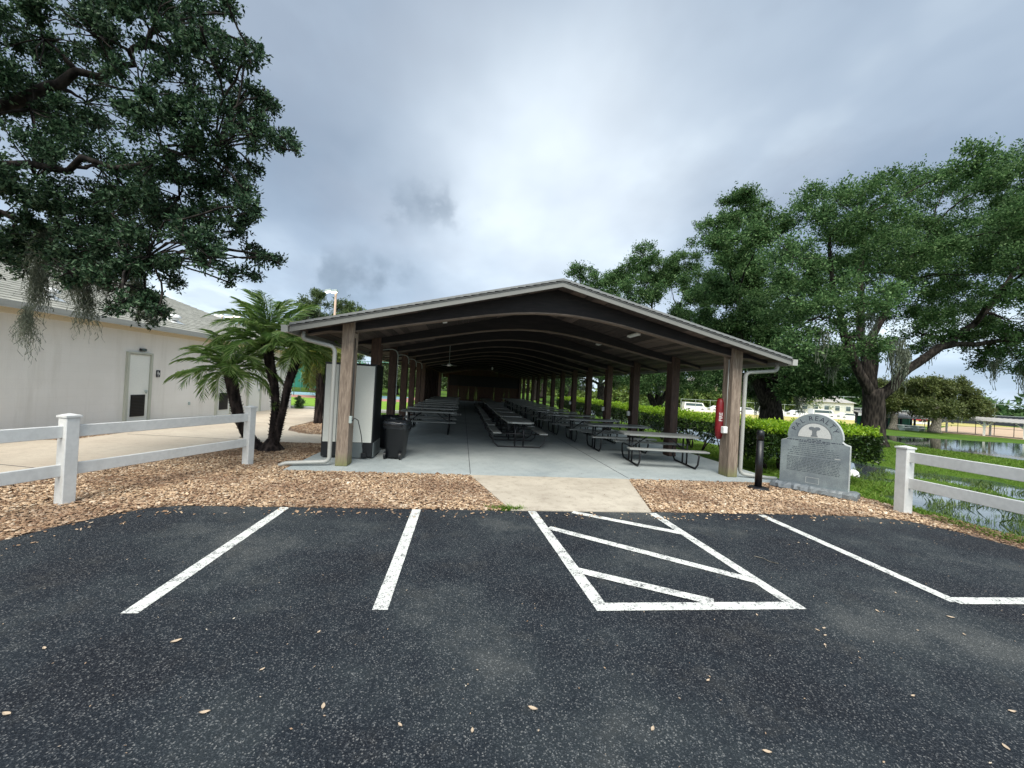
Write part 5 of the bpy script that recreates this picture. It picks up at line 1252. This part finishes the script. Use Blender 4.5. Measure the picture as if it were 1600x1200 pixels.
# chain link posts along the near edge of the clay
cl_ = empty('dugout_fence', (74, 52, -1.6)); tag(cl_, 'thin dark posts of a chain link fence beside the clay infield', 'fence')
for k in range(11):
    p = Vector((70.5, 53.5, 0)).lerp(Vector((78, 38, 0)), k / 10) - Vector((74, 52, 0)); MB().tube([(p.x, p.y, 0), (p.x, p.y, 1.9)], .04, 6).build('post', M['screen'], cl_)
p, q = Vector((-3.5, 1.5, 1.0)), Vector((4, -14, 1.0)); MB().tube([p, q], .02, 5).build('rail', M['screen'], cl_)

# parked vehicles beyond the field
def make_car(mat, van=False):
    t = empty('parked_car'); H_ = 1.75 if van else 1.35
    if van: side = [(-2.4, .35), (2.4, .35), (2.45, .9), (1.9, 1.05), (1.45, 1.85), (-2.35, 1.9), (-2.45, .9)]
    else: side = [(-2.2, .35), (2.2, .35), (2.25, .75), (1.25, .9), (.6, 1.38), (-1.0, 1.42), (-1.75, .98), (-2.25, .9)]
    MB().prism(side, -.85, .85).build('body', mat, t)
    g = [(-2.1, 1.15), (1.55, 1.15), (1.2, 1.7), (-2.1, 1.72)] if van else [(-1.45, .98), (1.0, .95), (.52, 1.30), (-.95, 1.34)]
    for s in (-1, 1): MB().prism(g, s * .855, s * .865).build('window', M['glass'], t)
    for x in (-1.4, 1.4):
        for s in (-1, 1): MB().lathe([(0, -.1), (.33, -.1), (.33, .1), (0, .1)], (x, s * .8, .33), 14, 'y').build('wheel', M['tyre'], t)
    return t
c1 = make_car(M['carwhite']); c2 = make_car(M['carwhite'], True); c3 = make_car(M['carred'])
spots = [(c2, 50.5, 82.5, 'white van parked leftmost beyond the dry field'), (c1, 55.8, 81.6, 'white car second from the left beyond the dry field'), (c1, 61.2, 80.4, 'white car third from the left, just left of the right front post'), (c2, 66.6, 79.4, 'white van parked behind the leaning oak trunk'),
         (c1, 71.8, 78.2, 'white car parked right of the leaning oak trunk'), (c2, 76.8, 77.6, 'white van parked above the monument top'), (c1, 82.0, 76.6, 'white car parked right of the monument top'), (c2, 87.2, 75.8, 'white van rightmost before the largest oak trunk'),
         (c1, 92.2, 75, 'white car behind the largest oak trunk')]
seen = set()
for pr_, x, y, lb in spots:
    o = copy_tree(pr_) if pr_ in seen else pr_; seen.add(pr_)
    o.location = (x, y, -1.6); o.rotation_euler = (0, 0, rad(-11)); tag(o, lb, 'car' if 'car' in lb else 'van', 'white vehicles parked beyond the field')
c3.location = (108, 84, -1.6); c3.rotation_euler = (0, 0, rad(-25)); tag(c3, 'dark red car parked behind the open shelter near the ball field', 'car')
# white low barrier along the lot and a pole fence
bw = MB().box((72, 76.2, -1.35), (52, .15, .42), Matrix.Rotation(rad(-10.5), 3, 'Z')).build('low_barrier', M['white']); tag(bw, 'long low white barrier in front of the parked white vehicles', 'barrier')
gf = empty('field_fence', (70, 73.2, -1.6)); tag(gf, 'thin grey chain link fence in front of the parked vehicles', 'fence')
for k in range(18):
    p = Vector((-25, 5.2, 0)).lerp(Vector((24, -4.2, 0)), k / 17); MB().tube([(p.x, p.y, 0), (p.x, p.y, 2.6)], .04, 6).build('post', M['elec'], gf)
MB().tube([(-25, 5.2, 2.55), (24, -4.2, 2.55)], .03, 6).build('rail', M['elec'], gf)
# houses far behind
def house(loc, w, dpt, h, rz_, lab, mat, roofm, nwin):
    t = empty('house', loc, rz_); tag(t, lab, 'house')
    MB().box((0, 0, h / 2), (w, dpt, h)).build('wall', mat, t)
    r = MB(); a, b, zr_ = w / 2 + .5, dpt / 2 + .5, h + dpt * .28
    r.add([(-a, -b, h), (a, -b, h), (a, b, h), (-a, b, h), (-a + b, 0, zr_), (a - b, 0, zr_)], [(0, 1, 5, 4), (1, 2, 5), (2, 3, 4, 5), (3, 0, 4), (3, 2, 1, 0)]); r.build('roof', roofm, t)
    for k in range(nwin):
        x = -w / 2 + w * (k + .5) / nwin
        wn = MB().box((x, -dpt / 2 - .04, h * .55), (w / nwin * .5, .08, h * .42)).build('window', M['white'], t)
        MB().box((x, -dpt / 2 - .09, h * .55), (w / nwin * .42, .03, h * .36)).build('pane', M['glass'], wn)
house((70, 113, -1.2), 13, 10, 6.0, rad(-12), 'peach coloured house with windows seen past the second right post', M['pink'], M['shelterroof'], 6)
house((97, 100, -1.4), 13, 9, 3.4, rad(-15), 'pale house behind the parked vehicles above the monument', M['panel'], M['shelterroof'], 5)

# ------------------------------------------------------------------ fallen leaves on the asphalt
def leaf_obj(x, y, L, seed, lab=None):
    rg = random.Random(seed); n = 6; vs = []; a = rg.uniform(0, 6.28); curl = rg.uniform(.15, .4)
    for i in range(n + 1):
        u = i / n - .5; w = L * .22 * math.cos(u * math.pi) ** .8
        for s in (-1, 0, 1): vs.append((u * L, s * w, L * curl * (u * u + .5 * abs(s) * .5) + .002))
    fs = [(i * 3 + k, (i + 1) * 3 + k, (i + 1) * 3 + k + 1, i * 3 + k + 1) for i in range(n) for k in (0, 1)]
    o = MB().add(vs, fs).build('fallen_leaf', M['dryleaf']); o.location = (x, y, .016); o.rotation_euler = (0, 0, a); return o
LV = [(-1.57, 2.56, 0.055), (-2.21, 2.52, 0.035), (-1.94, 2.06, 0.045), (-1.1, 2.02, 0.045), (-0.98, 2.3, 0.03), (-0.8, 2.62, 0.03), (0.43, 1.96, 0.05), (0.98, 1.81, 0.035), (2.24, 2.72, 0.03), (2.62, 2.55, 0.035), (2.55, 2.47, 0.03), (2.55, 2.53, 0.03), (2.45, 2.37, 0.03), (1.45, 2.1, 0.03), (3.28, 2.75, 0.04), (3.8, 2.65, 0.05), (2.55, 1.93, 0.03), (2.99, 1.8, 0.04), (2.65, 1.61, 0.04), (3.62, 2.44, 0.03), (1.45, 1.66, 0.04), (-0.58, 2.03, 0.04), (-0.2, 1.9, 0.03), (0.13, 1.85, 0.03), (-3.78, 4.95, 0.03), (3.85, 4.11, 0.035), (3.93, 4.08, 0.03), (2.96, 4.95, 0.03), (3.76, 3.01, 0.03)]
for k, (x, y, L) in enumerate(LV):
    tag(leaf_obj(x, y, L, 300 + k), 'dry tan leaf lying on the dark asphalt', 'leaf', 'fallen leaves on the asphalt')
# fine litter, uncountable
rg_ = np.random.default_rng(91); n = 520
x = rg_.uniform(-4.5, 6.5, n); y = rg_.uniform(.6, 5.0, n); k = in_poly(x, y, lot_in); x = x[k]; y = y[k]; n = len(x)
u, v, w = rotmats(n, rg_, .3); a = rg_.uniform(.003, .009, (n, 1)); c = np.stack([x, y, np.full(n, .018)], -1)
V = np.stack([c - u * a, c - v * a * .5, c + u * a, c + v * a * .5], 1) + np.array([0, 0, .002])
tag(np_mesh('leaf_litter', V, n, 4, M['dryleaf']), 'tiny pale flecks of leaf litter strewn on the asphalt', 'litter', kind='stuff')
tw = MB().tube([(0, 0, 0), (.05, -.06, .004), (.07, -.13, .0), (.12, -.18, .003)], .0035, 5).build('twig', M['greybark']); tw.location = (3.02, 3.75, .018); tag(tw, 'thin curved twig lying on asphalt right of the hatched aisle', 'twig')
n = 260; x = np.concatenate([rg_.uniform(-2.7, 6.2, 130), rg_.uniform(.6, 2.9, 130)]); y = np.concatenate([7.1 + rg_.exponential(.7, 130), rg_.uniform(5.2, 7.0, 130)])
u, v, w = rotmats(n, rg_, .3); a = rg_.uniform(.004, .012, (n, 1)); c = np.stack([x, y, np.where(y > 7.06, .036, .031)], -1)
V = np.stack([c - u * a, c - v * a * .5, c + u * a, c + v * a * .5], 1)
tag(np_mesh('slab_litter', V, n, 4, M['debris']), 'small brown leaf bits blown over the concrete path and slab', 'litter', kind='stuff')
# white stone beside the monument
st = MB().lathe([(0, -.02), (.10, -.02), (.13, .04), (.10, .12), (.04, .16), (0, .165)], n=11).build('white_stone', M['white']); st.location = (10.35, 9.45, -.30); st.scale = (1.2, 1.0, 1.2); tag(st, 'white rounded stone on the grass behind the monument', 'stone')

# ------------------------------------------------------------------ world
wd = bpy.data.worlds.new('World'); S.world = wd; wd.use_nodes = True; ns = wd.node_tree.nodes; ls = wd.node_tree.links
for n_ in list(ns): ns.remove(n_)
out = ns.new('ShaderNodeOutputWorld'); bg = ns.new('ShaderNodeBackground'); ls.new(bg.outputs[0], out.inputs[0])
bg.inputs['Strength'].default_value = .1
SUN_EL, SUN_AZ = 52, 190       # azimuth from +Y towards +X
sky = ns.new('ShaderNodeTexSky'); sky.sky_type = 'NISHITA'; sky.sun_disc = False; sky.sun_elevation = rad(SUN_EL); sky.sun_rotation = rad(SUN_AZ)
tc = ns.new('ShaderNodeTexCoord'); nv = tc.outputs['Generated']
sp_ = ns.new('ShaderNodeSeparateXYZ'); ls.new(nv, sp_.inputs[0])
# clouds on a plane overhead: direction / (z + k)
zc = N(ns, 'ShaderNodeMath', operation='MAXIMUM'); ls.new(sp_.outputs[2], zc.inputs[0]); zc.inputs[1].default_value = 0
za = N(ns, 'ShaderNodeMath', operation='ADD'); ls.new(zc.outputs[0], za.inputs[0]); za.inputs[1].default_value = .22
dx = N(ns, 'ShaderNodeMath', operation='DIVIDE'); ls.new(sp_.outputs[0], dx.inputs[0]); ls.new(za.outputs[0], dx.inputs[1])
dy = N(ns, 'ShaderNodeMath', operation='DIVIDE'); ls.new(sp_.outputs[1], dy.inputs[0]); ls.new(za.outputs[0], dy.inputs[1])
cb = ns.new('ShaderNodeCombineXYZ'); ls.new(dx.outputs[0], cb.inputs[0]); ls.new(dy.outputs[0], cb.inputs[1])
mp = ns.new('ShaderNodeMapping'); mp.inputs['Location'].default_value = (3.1, 1.7, 0); mp.inputs['Scale'].default_value = (1.0, .75, 1); ls.new(cb.outputs[0], mp.inputs[0])
n1 = noise(ns, ls, mp.outputs[0], .9, 5, .5); n2 = noise(ns, ls, mp.outputs[0], 2.4, 6, .55)
c = ramp(ns, ls, n1, [(.36, (1.85, 2.4, 3.15)), (.46, (2.3, 2.9, 3.7)), (.56, (3.0, 3.65, 4.45)), (.66, (4.6, 5.3, 5.9))])
c = mix(ns, ls, ramp(ns, ls, n2, [(.38, (.45, .45, .45)), (.54, (0, 0, 0))]), c, (2.1, 2.5, 3.15))
# bright thin patch ahead, and brighter cloud high overhead
dp = ns.new('ShaderNodeVectorMath'); dp.operation = 'DOT_PRODUCT'; ls.new(nv, dp.inputs[0])
dp.inputs[1].default_value = Vector((.152, .869, .472)).normalized()
pw = N(ns, 'ShaderNodeMath', operation='POWER'); mxn = N(ns, 'ShaderNodeMath', operation='MAXIMUM'); ls.new(dp.outputs['Value'], mxn.inputs[0]); mxn.inputs[1].default_value = 0; ls.new(mxn.outputs[0], pw.inputs[0]); pw.inputs[1].default_value = 20
pn = N(ns, 'ShaderNodeMath', operation='MULTIPLY'); ls.new(pw.outputs[0], pn.inputs[0]); ls.new(n1, pn.inputs[1])
c = mix(ns, ls, pn.outputs[0], c, (8.6, 9.3, 9.7))
# small ragged dark wisps below the bright patch
for (wx, wy, wz, sharp, amt) in ((-.085, .905, .385, 1100, 1.2), (-.15, .905, .372, 1500, .9), (-.245, .915, .215, 700, 1.7), (-.30, .91, .235, 1500, 1.5)):
    w1 = ns.new('ShaderNodeVectorMath'); w1.operation = 'DOT_PRODUCT'; w1.inputs[1].default_value = Vector((wx, wy, wz)).normalized()
    jn = N(ns, 'ShaderNodeTexNoise'); jn.inputs['Scale'].default_value = 13; jn.inputs['Detail'].default_value = 5; ls.new(nv, jn.inputs['Vector'])
    j2 = ns.new('ShaderNodeVectorMath'); j2.operation = 'MULTIPLY_ADD'; ls.new(jn.outputs['Color'], j2.inputs[0]); j2.inputs[1].default_value = (.34, .10, .07); j2.inputs[2].default_value = (-.17, -.05, -.035)
    j3 = ns.new('ShaderNodeVectorMath'); j3.operation = 'ADD'; ls.new(j2.outputs[0], j3.inputs[0]); ls.new(nv, j3.inputs[1])
    j4 = ns.new('ShaderNodeVectorMath'); j4.operation = 'NORMALIZE'; ls.new(j3.outputs[0], j4.inputs[0]); ls.new(j4.outputs[0], w1.inputs[0])
    w2 = N(ns, 'ShaderNodeMath', operation='POWER'); ls.new(w1.outputs['Value'], w2.inputs[0]); w2.inputs[1].default_value = sharp
    w3 = N(ns, 'ShaderNodeMath', operation='MULTIPLY'); w3.use_clamp = True; ls.new(w2.outputs[0], w3.inputs[0]); w3.inputs[1].default_value = amt * .5
    c = mix(ns, ls, w3.outputs[0], c, (1.45, 1.85, 2.35))
zh = ramp(ns, ls, sp_.outputs[2], [(.0, (1.9, 1.9, 1.85)), (.10, (1.5, 1.5, 1.48)), (.24, (1.25, 1.25, 1.24)), (.42, (1.04, 1.04, 1.04)), (.72, (1, 1, 1)), (.86, (2.6, 2.45, 2.3)), (1, (3.4, 3.2, 3.0))])
c = mix(ns, ls, 1.0, c, zh, 'MULTIPLY')
rear = N(ns, 'ShaderNodeMath', operation='MULTIPLY_ADD'); ls.new(sp_.outputs[1], rear.inputs[0]); rear.inputs[1].default_value = -.5; rear.inputs[2].default_value = .5
c = mix(ns, ls, 1.0, c, ramp(ns, ls, rear.outputs[0], [(.0, (1, 1, 1)), (.38, (1, 1, 1)), (.62, (1.9, 1.84, 1.72)), (1, (2.2, 2.1, 1.92))]), 'MULTIPLY')
c = mix(ns, ls, .9, sky.outputs[0], c)
ls.new(c, bg.inputs['Color'])
sl_ = bpy.data.lights.new('sun', 'SUN'); sl_.energy = 2.8; sl_.angle = rad(34); sl_.color = (1, .95, .86)
so = bpy.data.objects.new('sun', sl_); COL.objects.link(so)
sd_ = Vector((math.sin(rad(SUN_AZ)) * math.cos(rad(SUN_EL)), math.cos(rad(SUN_AZ)) * math.cos(rad(SUN_EL)), math.sin(rad(SUN_EL))))
so.rotation_euler = sd_.to_track_quat('Z', 'Y').to_euler(); so.location = (0, 0, 30)

# ------------------------------------------------------------------ camera
cam = bpy.data.cameras.new('camera'); co = bpy.data.objects.new('camera', cam); COL.objects.link(co); S.camera = co
cam.sensor_width = 36; cam.sensor_fit = 'HORIZONTAL'; cam.lens = 14.15; cam.clip_start = .05; cam.clip_end = 5000
Rv = Vector((0.99109008, -0.12183814, 0.05381372)); Uv = Vector((-5.41988668e-02, 1.53173327e-04, 9.98530149e-01)); Fv = Vector((0.1216673, 0.99254997, 0.00645168))
co.matrix_world = Matrix(((Rv.x, Uv.x, -Fv.x, 0), (Rv.y, Uv.y, -Fv.y, 0), (Rv.z, Uv.z, -Fv.z, 1.6), (0, 0, 0, 1)))
S.view_settings.view_transform = 'Standard'; S.view_settings.look = 'None'; S.view_settings.exposure = .68; S.view_settings.gamma = 1
S.cycles.use_denoising = True
